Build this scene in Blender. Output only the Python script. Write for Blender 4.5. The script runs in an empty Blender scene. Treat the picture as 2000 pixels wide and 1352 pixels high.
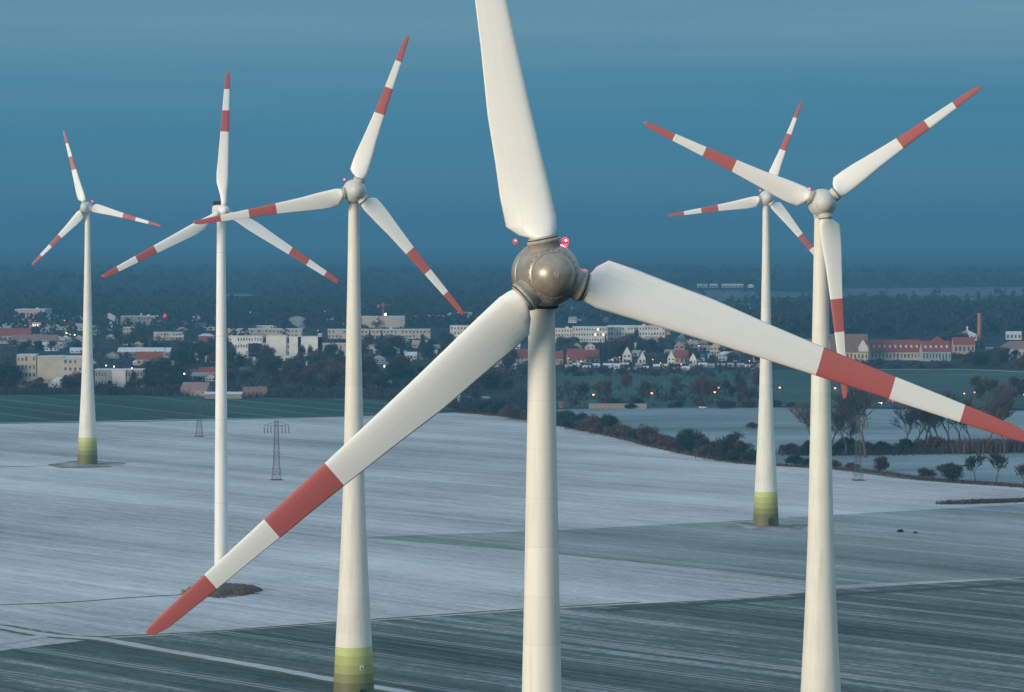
import bpy, math, random
from mathutils import Vector, Matrix, noise as mnoise

# ------------------------------------------------------------------ camera
F, HC, HY, CX = 6000.0, 100.0, 468.0, 1000.0      # focal length in photo pixels, camera height, horizon row
S = bpy.context.scene
C = S.collection
cam = bpy.data.cameras.new("camera")
cam.sensor_width = 36.0
cam.lens = F / 2000.0 * 36.0
cam.shift_y = -(676.0 - HY) / 2000.0
cam.clip_start = 1.0
cam.clip_end = 200000.0
camo = bpy.data.objects.new("camera", cam)
C.objects.link(camo)
camo.location = (0, 0, HC)
camo.rotation_euler = (math.radians(90), 0, 0)
S.camera = camo

# ------------------------------------------------------------------ sky, sun, exposure
SUN_EL, SUN_AZ = math.radians(4.0), math.radians(228.0)    # low western glow behind and left of the camera
W = bpy.data.worlds.new("World")
S.world = W
W.use_nodes = True
wt = W.node_tree
wt.nodes.clear()
def wn(t, **k):
    n = wt.nodes.new(t)
    for a, b in k.items():
        setattr(n, a, b)
    return n
wl = wt.links.new
sky = wn('ShaderNodeTexSky', sky_type='NISHITA', sun_disc=False, sun_elevation=SUN_EL, sun_rotation=SUN_AZ,
         altitude=100.0, air_density=1.0, dust_density=0.6, ozone_density=4.0)
geo = wn('ShaderNodeTexCoord')
sep = wn('ShaderNodeSeparateXYZ')
wl(geo.outputs['Generated'], sep.inputs[0])
ramp = wn('ShaderNodeValToRGB')
ramp.color_ramp.interpolation = 'EASE'
def setramp(cr, stops):
    while len(cr.elements) > 1:
        cr.elements.remove(cr.elements[-1])
    for i, (p, c) in enumerate(stops):
        e = cr.elements[0] if i == 0 else cr.elements.new(p)
        e.position = p
        e.color = (*c, 1)
SKY_STOPS = [(0.0, (0.028, 0.118, 0.225)), (0.018, (0.046, 0.166, 0.262)), (0.045, (0.040, 0.172, 0.272)), (0.075, (0.098, 0.226, 0.316)),
             (0.14, (0.22, 0.40, 0.55)), (0.35, (0.44, 0.60, 0.72)), (1.0, (0.48, 0.62, 0.76))]
setramp(ramp.color_ramp, SKY_STOPS)
wl(sep.outputs['Z'], ramp.inputs[0])
mp = wn('ShaderNodeMapping')
mp.inputs['Scale'].default_value = (2.6, 2.6, 62.0)
mp.inputs['Rotation'].default_value = (0, math.radians(0.5), 0)
wl(geo.outputs['Generated'], mp.inputs[0])
cn = wn('ShaderNodeTexNoise')
cn.inputs['Scale'].default_value = 1.6
cn.inputs['Detail'].default_value = 5.0
wl(mp.outputs[0], cn.inputs['Vector'])
cr2 = wn('ShaderNodeValToRGB')
setramp(cr2.color_ramp, [(0.36, (0.0, 0.0, 0.0)), (0.72, (1, 1, 1))])
wl(cn.outputs[0], cr2.inputs[0])
hm = wn('ShaderNodeMapRange')
hm.inputs['From Min'].default_value = 0.03
hm.inputs['From Max'].default_value = 0.085
hm.inputs['To Min'].default_value = 0.03
hm.inputs['To Max'].default_value = 0.55
wl(sep.outputs['Z'], hm.inputs['Value'])
cm = wn('ShaderNodeMath', operation='MULTIPLY')
wl(cr2.outputs[0], cm.inputs[0])
wl(hm.outputs[0], cm.inputs[1])
mixc = wn('ShaderNodeMix', data_type='RGBA')
mixc.inputs['B'].default_value = (0.19, 0.30, 0.38, 1)
wl(cm.outputs[0], mixc.inputs['Factor'])
wl(ramp.outputs[0], mixc.inputs['A'])
bg1 = wn('ShaderNodeBackground')
bg1.inputs['Strength'].default_value = 0.05
wl(sky.outputs[0], bg1.inputs[0])
bg2 = wn('ShaderNodeBackground')
bg2.inputs['Strength'].default_value = 0.95
wl(mixc.outputs['Result'], bg2.inputs[0])
add = wn('ShaderNodeMixShader')
add.inputs[0].default_value = 0.9
out = wn('ShaderNodeOutputWorld')
wl(bg1.outputs[0], add.inputs[1])
wl(bg2.outputs[0], add.inputs[2])
wl(add.outputs[0], out.inputs[0])

sl = bpy.data.lights.new("sun", 'SUN')
sl.energy = 3.9
sl.angle = math.radians(28.0)
sl.color = (1.0, 0.85, 0.66)
so = bpy.data.objects.new("sun", sl)
C.objects.link(so)
sdir = Vector((math.sin(SUN_AZ) * math.cos(SUN_EL), math.cos(SUN_AZ) * math.cos(SUN_EL), math.sin(SUN_EL)))
so.rotation_euler = sdir.to_track_quat('Z', 'Y').to_euler()
so.location = (-200, -200, 300)

S.view_settings.view_transform = 'Standard'
S.view_settings.look = 'None'
S.view_settings.exposure = 0.52
S.view_settings.gamma = 1.0
S.cycles.max_bounces = 6
S.cycles.diffuse_bounces = 2
S.cycles.volume_bounces = 1
S.cycles.use_denoising = True

# ------------------------------------------------------------------ helpers
R = random.Random(7)
rad = math.radians
def G(px, py, z=0.0):
    """the point of the flat ground seen at photo pixel (px, py)"""
    Y = F * (HC - z) / (py - HY)
    return Vector(((px - CX) * Y / F, Y, z))
def ppm(py):
    return (py - HY) / HC                         # pixels per metre for things standing at row py

class MB:
    def __init__(s):
        s.v, s.f, s.m = [], [], []
    def add(s, vs, fs, mi=0):
        b = len(s.v)
        s.v += [tuple(x) for x in vs]
        s.f += [tuple(b + i for i in f) for f in fs]
        s.m += [mi] * len(fs)
    def box(s, x0, x1, y0, y1, z0, z1, mi=0):
        s.add([(x0, y0, z0), (x1, y0, z0), (x1, y1, z0), (x0, y1, z0), (x0, y0, z1), (x1, y0, z1), (x1, y1, z1), (x0, y1, z1)],
              [(0, 3, 2, 1), (4, 5, 6, 7), (0, 1, 5, 4), (1, 2, 6, 5), (2, 3, 7, 6), (3, 0, 4, 7)], mi)
    def tube(s, a, b, ra, rb, n=5, mi=0, caps=False):
        a, b = Vector(a), Vector(b)
        d = (b - a)
        if d.length < 1e-6:
            return
        d.normalize()
        u = d.orthogonal().normalized()
        w = d.cross(u)
        vs = []
        for c, r in ((a, ra), (b, rb)):
            for i in range(n):
                t = 2 * math.pi * i / n
                vs.append(c + u * (math.cos(t) * r) + w * (math.sin(t) * r))
        fs = [(i, (i + 1) % n, n + (i + 1) % n, n + i) for i in range(n)]
        if caps:
            fs += [tuple(range(n - 1, -1, -1)), tuple(range(n, 2 * n))]
        s.add(vs, fs, mi)
    def lathe(s, prof, n=32, axis='Z', off=(0, 0, 0), mi=0, arc=None):
        """prof = [(position along axis, radius)]"""
        vs, fs = [], []
        for (p, r) in prof:
            for i in range(n):
                t = 2 * math.pi * i / n
                c, q = math.cos(t) * r, math.sin(t) * r
                if axis == 'Z':
                    v = (c, q, p)
                elif axis == 'Y':
                    v = (c, p, -q)
                else:
                    v = (p, c, q)
                vs.append((v[0] + off[0], v[1] + off[1], v[2] + off[2]))
        for k in range(len(prof) - 1):
            for i in range(n):
                j = (i + 1) % n
                fs.append((k * n + i, k * n + j, (k + 1) * n + j, (k + 1) * n + i))
        s.add(vs, fs, mi)
    def mesh(s, name, mats, smooth=False):
        me = bpy.data.meshes.new(name)
        me.from_pydata(s.v, [], s.f)
        for m in (mats if isinstance(mats, (list, tuple)) else [mats]):
            me.materials.append(m)
        if any(s.m):
            me.polygons.foreach_set('material_index', s.m)
        if smooth:
            me.polygons.foreach_set('use_smooth', [True] * len(me.polygons))
        me.update()
        return me
    def obj(s, name, mats, parent=None, smooth=False):
        return link(name, s.mesh(name, mats, smooth), parent)

def link(name, data, parent=None, loc=None):
    o = bpy.data.objects.new(name, data)
    C.objects.link(o)
    if parent:
        o.parent = parent
    if loc is not None:
        o.location = loc
    return o
def tag(o, label=None, cat=None, group=None, kind=None):
    for k, v in (('label', label), ('category', cat), ('group', group), ('kind', kind)):
        if v:
            o[k] = v
    return o
def thing(name, loc, label, cat, group=None, rz=0.0):
    o = link(name, None, None, loc)
    o.rotation_euler = (0, 0, rz)
    return tag(o, label, cat, group)

# ------------------------------------------------------------------ materials
class NT:
    def __init__(s, name):
        s.mat = bpy.data.materials.new(name)
        s.mat.use_nodes = True
        s.t = s.mat.node_tree
        s.b = s.t.nodes['Principled BSDF']
        s.o = s.t.nodes['Material Output']
    def n(s, t, ins=None, **k):
        q = s.t.nodes.new(t)
        for a, b in k.items():
            setattr(q, a, b)
        for a, b in (ins or {}).items():
            s.put(q, a, b)
        return q
    def put(s, q, a, b):
        if isinstance(b, bpy.types.NodeSocket):
            s.t.links.new(b, q.inputs[a])
        else:
            q.inputs[a].default_value = b
    def math(s, op, a, b=None, c=None):
        q = s.n('ShaderNodeMath', operation=op)
        for i, x in enumerate((a, b, c)):
            if x is not None:
                s.put(q, i, x)
        return q.outputs[0]
    def mix(s, f, a, b, blend='MIX'):
        q = s.n('ShaderNodeMix', data_type='RGBA', blend_type=blend)
        for k, x in (('Factor', f), ('A', a), ('B', b)):
            if isinstance(x, tuple) and len(x) == 3:
                x = (*x, 1)
            s.put(q, k, x)
        return q.outputs['Result']
    def ramp(s, f, stops, interp='LINEAR'):
        q = s.n('ShaderNodeValToRGB')
        q.color_ramp.interpolation = interp
        setramp(q.color_ramp, stops)
        s.put(q, 0, f)
        return q.outputs[0]
    def noise(s, vec, scale, detail=3.0, rough=0.55):
        q = s.n('ShaderNodeTexNoise', {'Scale': scale, 'Detail': detail, 'Roughness': rough})
        s.put(q, 'Vector', vec)
        return q.outputs[0]
    def obj(s):
        return s.n('ShaderNodeTexCoord').outputs['Object']
    def pos(s):
        return s.n('ShaderNodeNewGeometry').outputs['Position']

MC = {}
def mat(name, col, rough=0.8, var=0.25, scale=1.0, emit=0.0, metal=0.0, worldpos=False):
    if name in MC:
        return MC[name]
    k = NT(name)
    v = k.pos() if worldpos else k.obj()
    nz = k.noise(v, scale, 4.0)
    f = k.math('MULTIPLY_ADD', nz, 2 * var, 1 - var)
    q = k.n('ShaderNodeMix', {'Factor': 1.0}, data_type='RGBA', blend_type='MULTIPLY')
    q.inputs['A'].default_value = (*col, 1)
    k.t.links.new(f, q.inputs['B'])
    k.put(k.b, 'Base Color', q.outputs['Result'])
    k.b.inputs['Roughness'].default_value = rough
    k.b.inputs['Metallic'].default_value = metal
    if emit:
        k.b.inputs['Emission Color'].default_value = (*col, 1)
        k.b.inputs['Emission Strength'].default_value = emit
    MC[name] = k.mat
    return k.mat

def field_mat(name, dark, mid, snow, ang, bias=0.5, ra=1.0, rlen=260.0, tram=24.0, tramw=0.5, wide=38.0, along=900.0, contrast=1.0):
    """farmland under thin patchy snow: drill rows and tramlines run along the heading ang"""
    k = NT(name)
    m = k.n('ShaderNodeMapping')
    m.inputs['Rotation'].default_value = (0, 0, -ang)
    k.t.links.new(k.pos(), m.inputs[0])
    v = m.outputs[0]                                   # X along the rows, Y across
    def stretch(sx, sy):
        q = k.n('ShaderNodeMapping')
        q.inputs['Scale'].default_value = (sx, sy, 1)
        k.t.links.new(v, q.inputs[0])
        return q.outputs[0]
    broad = k.noise(stretch(1 / along, 1 / wide), 1.0, 3.0, 0.6)
    rows = k.noise(stretch(1 / rlen, 1 / 4.2), 1.0, 5.0, 0.8)
    fine = k.noise(stretch(1 / 14.0, 1 / 1.5), 1.0, 3.0, 0.75)
    clod = k.noise(v, 0.45, 4.0, 0.8)
    patch = k.noise(v, 1 / 170.0, 4.0, 0.6)
    a = k.math('MULTIPLY', broad, 0.85 * contrast)
    a = k.math('MULTIPLY_ADD', rows, ra * contrast, a)
    a = k.math('MULTIPLY_ADD', fine, 0.70 * contrast, a)
    a = k.math('MULTIPLY_ADD', clod, 0.75 * contrast, a)
    a = k.math('MULTIPLY_ADD', patch, 0.9 * contrast, a)
    a = k.math('ADD', a, bias - (0.5 * (0.85 + ra + 0.70 + 0.75 + 0.9) + 0.09) * contrast)
    col = k.ramp(a, [(0.08, dark), (0.5, mid), (0.92, snow)])
    sp = k.n('ShaderNodeSeparateXYZ')
    wob = k.noise(stretch(1 / 300.0, 1 / 60.0), 1.0, 2.0)
    k.t.links.new(v, sp.inputs[0])
    y = k.math('MULTIPLY_ADD', wob, 5.0, sp.outputs['Y'])
    fr = k.math('FRACT', k.math('DIVIDE', y, tram))
    d = k.math('ABSOLUTE', k.math('SUBTRACT', k.math('ABSOLUTE', k.math('SUBTRACT', fr, 0.5)), 1.1 / tram))
    line = k.math('LESS_THAN', d, 0.5 / tram)
    brk = k.noise(stretch(1 / 160.0, 1 / 20.0), 1.0, 3.0)
    lf = k.math('MULTIPLY', line, k.ramp(brk, [(0.36, (0, 0, 0)), (0.55, (1, 1, 1))]))
    lf = k.math('MULTIPLY', lf, tramw)
    col = k.mix(lf, col, snow)
    k.put(k.b, 'Base Color', col)
    k.b.inputs['Roughness'].default_value = 0.95
    k.b.inputs['Specular IOR Level'].default_value = 0.1
    return k.mat

ROW = math.atan2(-0.73, 0.68)
M_SNOWF = field_mat('snowy field', (0.14, 0.17, 0.165), (0.385, 0.395, 0.405), (0.64, 0.65, 0.665), ROW, 0.64, .95, tram=36.0, tramw=0.35)
M_MIDF = field_mat('thinly snowed field', (0.11, 0.14, 0.13), (0.245, 0.28, 0.28), (0.46, 0.49, 0.50), ROW, 0.53, .95, tram=27.0, tramw=0.5)
M_DARKF = field_mat('winter crop field', (0.034, 0.056, 0.050), (0.112, 0.145, 0.137), (0.43, 0.455, 0.46), ROW + 0.03, 0.50, 1.5, 420.0, tram=27.0, tramw=0.5, wide=26.0)
M_GREENF = field_mat('green crop field', (0.02, 0.055, 0.042), (0.035, 0.085, 0.068), (0.20, 0.25, 0.26), ROW - 0.2, 0.36, 1.0, tram=30.0, tramw=0.9)
M_GREENR = field_mat('green meadow', (0.03, 0.062, 0.055), (0.05, 0.098, 0.088), (0.17, 0.23, 0.24), 0.1, 0.42, tram=60.0, tramw=0.1)
M_VALLEY = field_mat('valley field under snow', (0.10, 0.15, 0.15), (0.24, 0.30, 0.33), (0.44, 0.48, 0.51), 0.12, 0.46, tram=60.0, tramw=0.2, along=400, wide=60)
M_FARSN = field_mat('far snowy strip', (0.04, 0.055, 0.055), (0.12, 0.15, 0.165), (0.34, 0.38, 0.41), 0.12, 0.46, tram=200.0, tramw=0.0, along=500, wide=90)
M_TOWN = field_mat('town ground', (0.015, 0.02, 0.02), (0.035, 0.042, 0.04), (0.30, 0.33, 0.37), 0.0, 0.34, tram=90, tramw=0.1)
M_PATHF = field_mat('faint snowy field path', (0.12, 0.16, 0.15), (0.25, 0.30, 0.305), (0.44, 0.49, 0.51), ROW, 0.57, .95, tram=27.0, tramw=0.3)
M_VERGE = mat('dead grass verge', (0.085, 0.075, 0.05), 0.95, 0.6, 0.25, worldpos=True)
M_DITCH = mat('dark ditch grass', (0.022, 0.042, 0.038), 0.95, 0.5, 0.2, worldpos=True)
M_TRACK = field_mat('snow covered track', (0.22, 0.25, 0.25), (0.40, 0.43, 0.45), (0.56, 0.58, 0.61), 0.0, 0.55, tram=300, tramw=0, contrast=0.6)
M_ROAD = mat('grey asphalt road', (0.055, 0.06, 0.065), 0.8, 0.2, 0.2, worldpos=True)
def far_ground_mat():
    k = NT('far land')
    q = k.n('ShaderNodeMapping')
    q.inputs['Scale'].default_value = (1 / 900.0, 1 / 420.0, 1)
    k.t.links.new(k.pos(), q.inputs[0])
    n1 = k.noise(q.outputs[0], 1.0, 5.0, 0.6)
    col = k.ramp(n1, [(0.42, (0.022, 0.032, 0.029)), (0.62, (0.035, 0.048, 0.043)), (0.70, (0.06, 0.08, 0.08)), (0.80, (0.18, 0.21, 0.23))])
    k.put(k.b, 'Base Color', col)
    k.b.inputs['Roughness'].default_value = 1.0
    k.b.inputs['Specular IOR Level'].default_value = 0.0
    return k.mat
M_FAR = far_ground_mat()

def tower_mat(name, base, green, ring=3.8, rust=0.0, ringv=0.05):
    k = NT(name)
    co = k.obj()
    sp = k.n('ShaderNodeSeparateXYZ')
    k.t.links.new(co, sp.inputs[0])
    z = sp.outputs['Z']
    rid = k.math('FLOOR', k.math('DIVIDE', z, ring))
    wn_ = k.n('ShaderNodeTexWhiteNoise', noise_dimensions='1D')
    k.t.links.new(rid, wn_.inputs['W'])
    col = k.mix(k.math('MULTIPLY', wn_.outputs['Value'], 1.0), tuple(c * (1 - ringv) for c in base), base)
    fr = k.math('FRACT', k.math('DIVIDE', z, ring))
    joint = k.math('LESS_THAN', fr, 0.012)
    col = k.mix(k.math('MULTIPLY', joint, 0.25), col, (0.35, 0.34, 0.31))
    st = k.n('ShaderNodeMapping')
    st.inputs['Scale'].default_value = (1.6, 1.6, 0.09)
    k.t.links.new(co, st.inputs[0])
    streak = k.noise(st.outputs[0], 1.0, 5.0, 0.65)
    col = k.mix(k.ramp(streak, [(0.48, (0, 0, 0)), (0.78, (0.5, 0.5, 0.5))]), col, (0.45, 0.42, 0.35))
    if rust:
        st2 = k.n('ShaderNodeMapping')
        st2.inputs['Scale'].default_value = (2.6, 2.6, 0.35)
        k.t.links.new(co, st2.inputs[0])
        sn = k.noise(st2.outputs[0], 1.0, 4.0, 0.7)
        up = k.n('ShaderNodeMapRange', {'Value': z, 'From Min': 72.0, 'From Max': 96.0, 'To Min': 0.0, 'To Max': rust})
        col = k.mix(k.math('MULTIPLY', k.ramp(sn, [(0.62, (0, 0, 0)), (0.72, (1, 1, 1))]), up.outputs[0]), col, (0.16, 0.09, 0.06))
    if green:
        bands = k.ramp(k.math('DIVIDE', z, 12.0), [(0.0, (0.135, 0.135, 0.055)), (0.365, (0.22, 0.225, 0.075)), (0.525, (0.34, 0.36, 0.115)),
                                                  (0.685, (0.42, 0.455, 0.15)), (0.845, (0.54, 0.585, 0.22))], 'CONSTANT')
        dirt = k.noise(co, 0.8, 4.0)
        bands = k.mix(k.math('MULTIPLY', dirt, 0.3), bands, (0.16, 0.16, 0.10))
        col = k.mix(k.math('LESS_THAN', z, 12.0), col, bands)
    k.put(k.b, 'Base Color', col)
    k.b.inputs['Roughness'].default_value = 0.55
    k.b.inputs['Specular IOR Level'].default_value = 0.3
    return k.mat
M_TOWER = tower_mat('pale tower paint with green foot bands', (0.74, 0.71, 0.62), True)
M_TOWERW = tower_mat('white steel tower paint', (0.80, 0.78, 0.74), False, ring=24.0, rust=0.9, ringv=0.02)

def blade_mat(name, bands, L, white=(0.78, 0.77, 0.72)):
    k = NT(name)
    co = k.obj()
    sp = k.n('ShaderNodeSeparateXYZ')
    k.t.links.new(co, sp.inputs[0])
    fz = k.math('DIVIDE', sp.outputs['Z'], L)
    st = k.n('ShaderNodeMapping')
    st.inputs['Scale'].default_value = (2.0, 2.0, 0.12)
    k.t.links.new(co, st.inputs[0])
    dirt = k.noise(st.outputs[0], 1.0, 5.0, 0.65)
    wht = k.mix(k.ramp(dirt, [(0.5, (0, 0, 0)), (0.9, (0.28, 0.28, 0.28))]), white, (0.52, 0.50, 0.45))
    red = k.mix(k.ramp(dirt, [(0.4, (0, 0, 0)), (0.9, (0.6, 0.6, 0.6))]), (0.44, 0.11, 0.10), (0.38, 0.13, 0.12))
    b = k.ramp(fz, [(0.0, (0, 0, 0)), (bands[0], (1, 1, 1)), (bands[1], (0, 0, 0)), (bands[2], (1, 1, 1))], 'CONSTANT')
    k.put(k.b, 'Base Color', k.mix(b, wht, red))
    k.b.inputs['Roughness'].default_value = 0.42
    k.b.inputs['Specular IOR Level'].default_value = 0.35
    return k.mat

def weathered(name, a, b, scale=(1, 1, 1), rough=0.5):
    k = NT(name)
    st = k.n('ShaderNodeMapping')
    st.inputs['Scale'].default_value = scale
    k.t.links.new(k.obj(), st.inputs[0])
    n1 = k.noise(st.outputs[0], 1.3, 5.0, 0.65)
    k.put(k.b, 'Base Color', k.ramp(n1, [(0.3, a), (0.7, b)]))
    k.b.inputs['Roughness'].default_value = rough
    return k.mat
M_HUBPALE = weathered('pale grey hub shell', (0.50, 0.49, 0.46), (0.60, 0.585, 0.54))
M_HUBGREY = weathered('weathered grey brown hub shell', (0.24, 0.21, 0.17), (0.37, 0.325, 0.265), (1.3, 1.3, 0.6), 0.37)
M_HUBGREY.node_tree.nodes['Principled BSDF'].inputs['Metallic'].default_value = 0.35
M_COLLAR = weathered('blade root collar', (0.45, 0.42, 0.36), (0.58, 0.55, 0.48))
M_COLLARG = weathered('grey blade root collar', (0.27, 0.24, 0.20), (0.42, 0.38, 0.31))
M_RUBBER = mat('dark seal', (0.035, 0.033, 0.03), 0.7)
M_STEEL = mat('galvanised steel', (0.16, 0.17, 0.17), 0.55, 0.2, 2.0, metal=0.3)
M_DARKST = mat('dark lattice steel', (0.085, 0.085, 0.08), 0.7, 0.2, 1.0)
M_REDLAMP = mat('red obstruction lamp', (1.0, 0.006, 0.012), 0.3, 0.05, 1.0, emit=1.9)
M_REDCORE = mat('bright obstruction lamp core', (1.0, 0.30, 0.36), 0.3, 0.05, 1.0, emit=2.4)
M_LAMP = mat('orange street lamp light', (1.0, 0.25, 0.07), 0.3, 0.05, 1.0, emit=4.5)
M_LAMPW = mat('white lamp light', (1.0, 0.80, 0.55), 0.3, 0.05, 1.0, emit=10.0)
M_DARKGL = mat('dark window glass', (0.085, 0.095, 0.115), 0.25, 0.3, 0.1)
M_LITGL = mat('lit window', (1.0, 0.68, 0.35), 0.3, 0.1, 0.1, emit=1.6)

# ------------------------------------------------------------------ setting: ground sheets
def structure(o):
    o['kind'] = 'structure'
    return o
def sheet(name, pts, m, z):
    """pts are photo pixels on flat ground"""
    mb = MB()
    vs = [G(x, y) for x, y in pts]
    mb.add([(v.x, v.y, z) for v in vs], [tuple(range(len(vs)))])
    o = mb.obj(name, m)
    return structure(o)
def ribbon(name, pts, m, z, w):
    """pts photo pixels, w width in metres"""
    P = [G(x, y) for x, y in pts]
    # smooth the course a little
    Q = []
    for i in range(len(P) - 1):
        p0, p1, p2, p3 = P[max(i - 1, 0)], P[i], P[i + 1], P[min(i + 2, len(P) - 1)]
        for j in range(8):
            t = j / 8
            Q.append(0.5 * ((2 * p1) + (p2 - p0) * t + (2 * p0 - 5 * p1 + 4 * p2 - p3) * t * t + (3 * p1 - p0 - 3 * p2 + p3) * t ** 3))
    Q.append(P[-1])
    mb = MB()
    vs, fs = [], []
    rr = random.Random(len(pts))
    for i, p in enumerate(Q):
        d = (Q[min(i + 1, len(Q) - 1)] - Q[max(i - 1, 0)]).normalized()
        n = Vector((-d.y, d.x, 0))
        ww = w * (0.5 + rr.uniform(-0.06, 0.06))
        vs += [(p.x - n.x * ww, p.y - n.y * ww, z), (p.x + n.x * ww, p.y + n.y * ww, z)]
    for i in range(len(Q) - 1):
        fs.append((2 * i, 2 * i + 2, 2 * i + 3, 2 * i + 1))
    mb.add(vs, fs)
    return structure(mb.obj(name, m))

g = MB()
g.add([(-26000, -3000, 0), (26000, -3000, 0), (26000, 62000, 0), (-26000, 62000, 0)], [(0, 1, 2, 3)])
structure(g.obj('ground', M_FAR))
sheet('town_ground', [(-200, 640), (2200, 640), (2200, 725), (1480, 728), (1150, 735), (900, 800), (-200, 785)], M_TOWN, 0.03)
sheet('green_field', [(-300, 768), (300, 772), (700, 778), (900, 796), (905, 808), (690, 815), (-300, 833)], M_GREENF, 0.06)
sheet('meadow', [(1090, 728), (1620, 722), (1870, 720), (2300, 728), (2300, 800), (1480, 795), (1040, 797)], M_GREENR, 0.06)
sheet('valley_field', [(1030, 799), (1480, 796), (2300, 806), (2300, 955), (2000, 946), (1800, 933), (1480, 905), (1250, 862), (1090, 826), (1030, 812)], M_VALLEY, 0.07)
sheet('snow_field', [(-300, 832), (300, 821), (690, 813), (900, 806), (1000, 813), (1100, 830), (1200, 850), (1300, 875), (1400, 895), (1480, 906), (1640, 916),
                     (1800, 936), (2000, 950), (2300, 962), (2400, 1400), (-700, 1400)], M_SNOWF, 0.10)
sheet('thin_snow_field', [(700, 1050), (1100, 1036), (1400, 1020), (2000, 985), (2400, 968), (2400, 1102), (2000, 1128), (1640, 1143), (1400, 1114), (1000, 1075)], M_MIDF, 0.13)
sheet('crop_field', [(190, 1249), (420, 1236), (600, 1222), (1000, 1195), (1250, 1180), (1480, 1168), (1640, 1151), (2000, 1130), (2400, 1105), (2500, 1420), (-500, 1420), (-300, 1305), (0, 1272)], M_DARKF, 0.13)
ribbon('field_margin', [(1180, 1193), (1300, 1186), (1390, 1179), (1575, 1168), (1640, 1162), (1790, 1154), (2000, 1141.5), (2300, 1124)], M_DITCH, 0.16, 5.5)
ribbon('field_edge', [(190, 1245), (420, 1234), (600, 1220), (1000, 1192), (1250, 1177)], M_VERGE, 0.15, 1.6)
ribbon('grass_path', [(-60, 1184), (120, 1178), (260, 1168), (400, 1160)], M_VERGE, 0.16, 1.4)
ribbon('green_field_edge', [(-300, 832), (300, 823), (690, 813), (900, 805)], M_DITCH, 0.14, 7.0)
ribbon('snow_track', [(-80, 1216), (0, 1226), (70, 1238), (130, 1245), (200, 1250), (300, 1268), (420, 1288), (560, 1312), (660, 1331), (800, 1355), (950, 1385)], M_TRACK, 0.19, 3.9)
ribbon('track_verge', [(-80, 1216), (0, 1226), (70, 1238), (130, 1245), (200, 1250), (300, 1268), (420, 1288), (560, 1312), (660, 1331), (800, 1355), (950, 1385)], M_VERGE, 0.165, 7.4)
ribbon('side_track', [(-80, 1262), (0, 1257), (50, 1250), (90, 1243), (150, 1246)], M_TRACK, 0.18, 4.2)
ribbon('meadow_edge', [(1610, 720), (1740, 722), (1880, 722), (2020, 728)], M_TRACK, 0.12, 5.0)
ribbon('road', [(1000, 801), (1150, 799), (1300, 797), (1480, 793), (1640, 790), (1800, 788), (2060, 787)], M_ROAD, 0.14, 9.0)
ribbon('hedge_verge', [(900, 806), (1000, 814), (1100, 831), (1200, 851), (1300, 876), (1400, 896), (1480, 907), (1640, 917), (1800, 937), (2000, 951), (2200, 960)], M_VERGE, 0.14, 9.0)
for i, pts in enumerate([[(1290, 588), (1330, 566), (1600, 571), (1620, 586)], [(1420, 592), (1600, 590), (1900, 586), (1890, 595), (1480, 600)],
                         [(1640, 564), (2200, 559), (2300, 577), (1640, 580)], [(1130, 470.6), (1720, 470.4), (1720, 471.4), (1100, 471.5)],
                         [(330, 575), (520, 573), (520, 578), (330, 580)], [(1640, 582), (2300, 579), (2300, 586), (1640, 588)]]):
    sheet('far_snow_field', pts, M_FARSN, 0.05 + 0.01 * i)

# ------------------------------------------------------------------ wind turbines
def airfoil(chord, th, n=9):
    """closed outline, leading edge at +x; quarter-chord pitch axis"""
    up, lo = [], []
    for i in range(n):
        t = i / (n - 1)
        x = (1 - math.cos(t * math.pi)) / 2
        y = 5 * th * (0.2969 * math.sqrt(x) - 0.126 * x - 0.3516 * x * x + 0.2843 * x ** 3 - 0.1036 * x ** 4)
        up.append((0.28 - x, y))
        lo.append((0.28 - x, -y * 0.72))
    o = [(a * chord, b * chord) for a, b in up] + [(a * chord, b * chord) for a, b in reversed(lo[1:-1])]
    return o
def blade_mesh(Rt, r0, sections, m):
    mb = MB()
    vs, fs = [], []
    n = 16
    for (r, chord, th, tw, sweep, rnd) in sections:
        o = airfoil(chord, th)
        circ_r = chord * 0.5
        for j, (x, y) in enumerate(o):
            t = 2 * math.pi * j / n
            cx, cy = math.cos(t) * circ_r, math.sin(t) * circ_r
            X, Y = x * (1 - rnd) + cx * rnd, y * (1 - rnd) + cy * rnd
            c, s = math.cos(tw), math.sin(tw)
            vs.append((X * c - Y * s + sweep, X * s + Y * c - 0.0006 * (r - r0) ** 2 * 0.6, r))
    K = len(sections)
    for k in range(K - 1):
        for i in range(n):
            j = (i + 1) % n
            fs.append((k * n + i, k * n + j, (k + 1) * n + j, (k + 1) * n + i))
    fs.append(tuple(range(n - 1, -1, -1)))
    fs.append(tuple((K - 1) * n + i for i in range(n)))
    mb.add(vs, fs)
    return mb.mesh('blade', m, smooth=True)

def enercon_blade(Rt, m):
    q = Rt / 41.0
    sec = [(2.75, 2.1, .3, 0, 0, 1.0), (3.05, 2.1, .3, 0, 0, 1.0), (3.4, 3.0, .34, rad(-14), 0.05, .45), (4.2, 3.95, .30, rad(-13), .15, .08), (6.5, 3.9, .27, rad(-12), .15, 0),
           (9, 3.65, .24, rad(-10), .1, 0), (13, 3.35, .21, rad(-7.5), 0, 0), (18, 2.75, .19, rad(-5), 0, 0), (24, 2.2, .17, rad(-3.5), 0, 0), (30, 1.8, .16, rad(-2), 0, 0),
           (36, 1.4, .15, rad(-1), 0, 0), (39.5, 1.1, .14, 0, 0, 0), (40.7, .7, .13, 0, 0.03, 0), (41, .25, .13, 0, 0.05, 0)]
    sec = [(r if r < 4 else 4 + (r - 4) * (Rt - 4) / 37.0, c * (1 if r < 10 else max(q, .9)), th, tw, sw, rn) for (r, c, th, tw, sw, rn) in sec]
    return blade_mesh(Rt, 2.75, sec, m)
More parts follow.
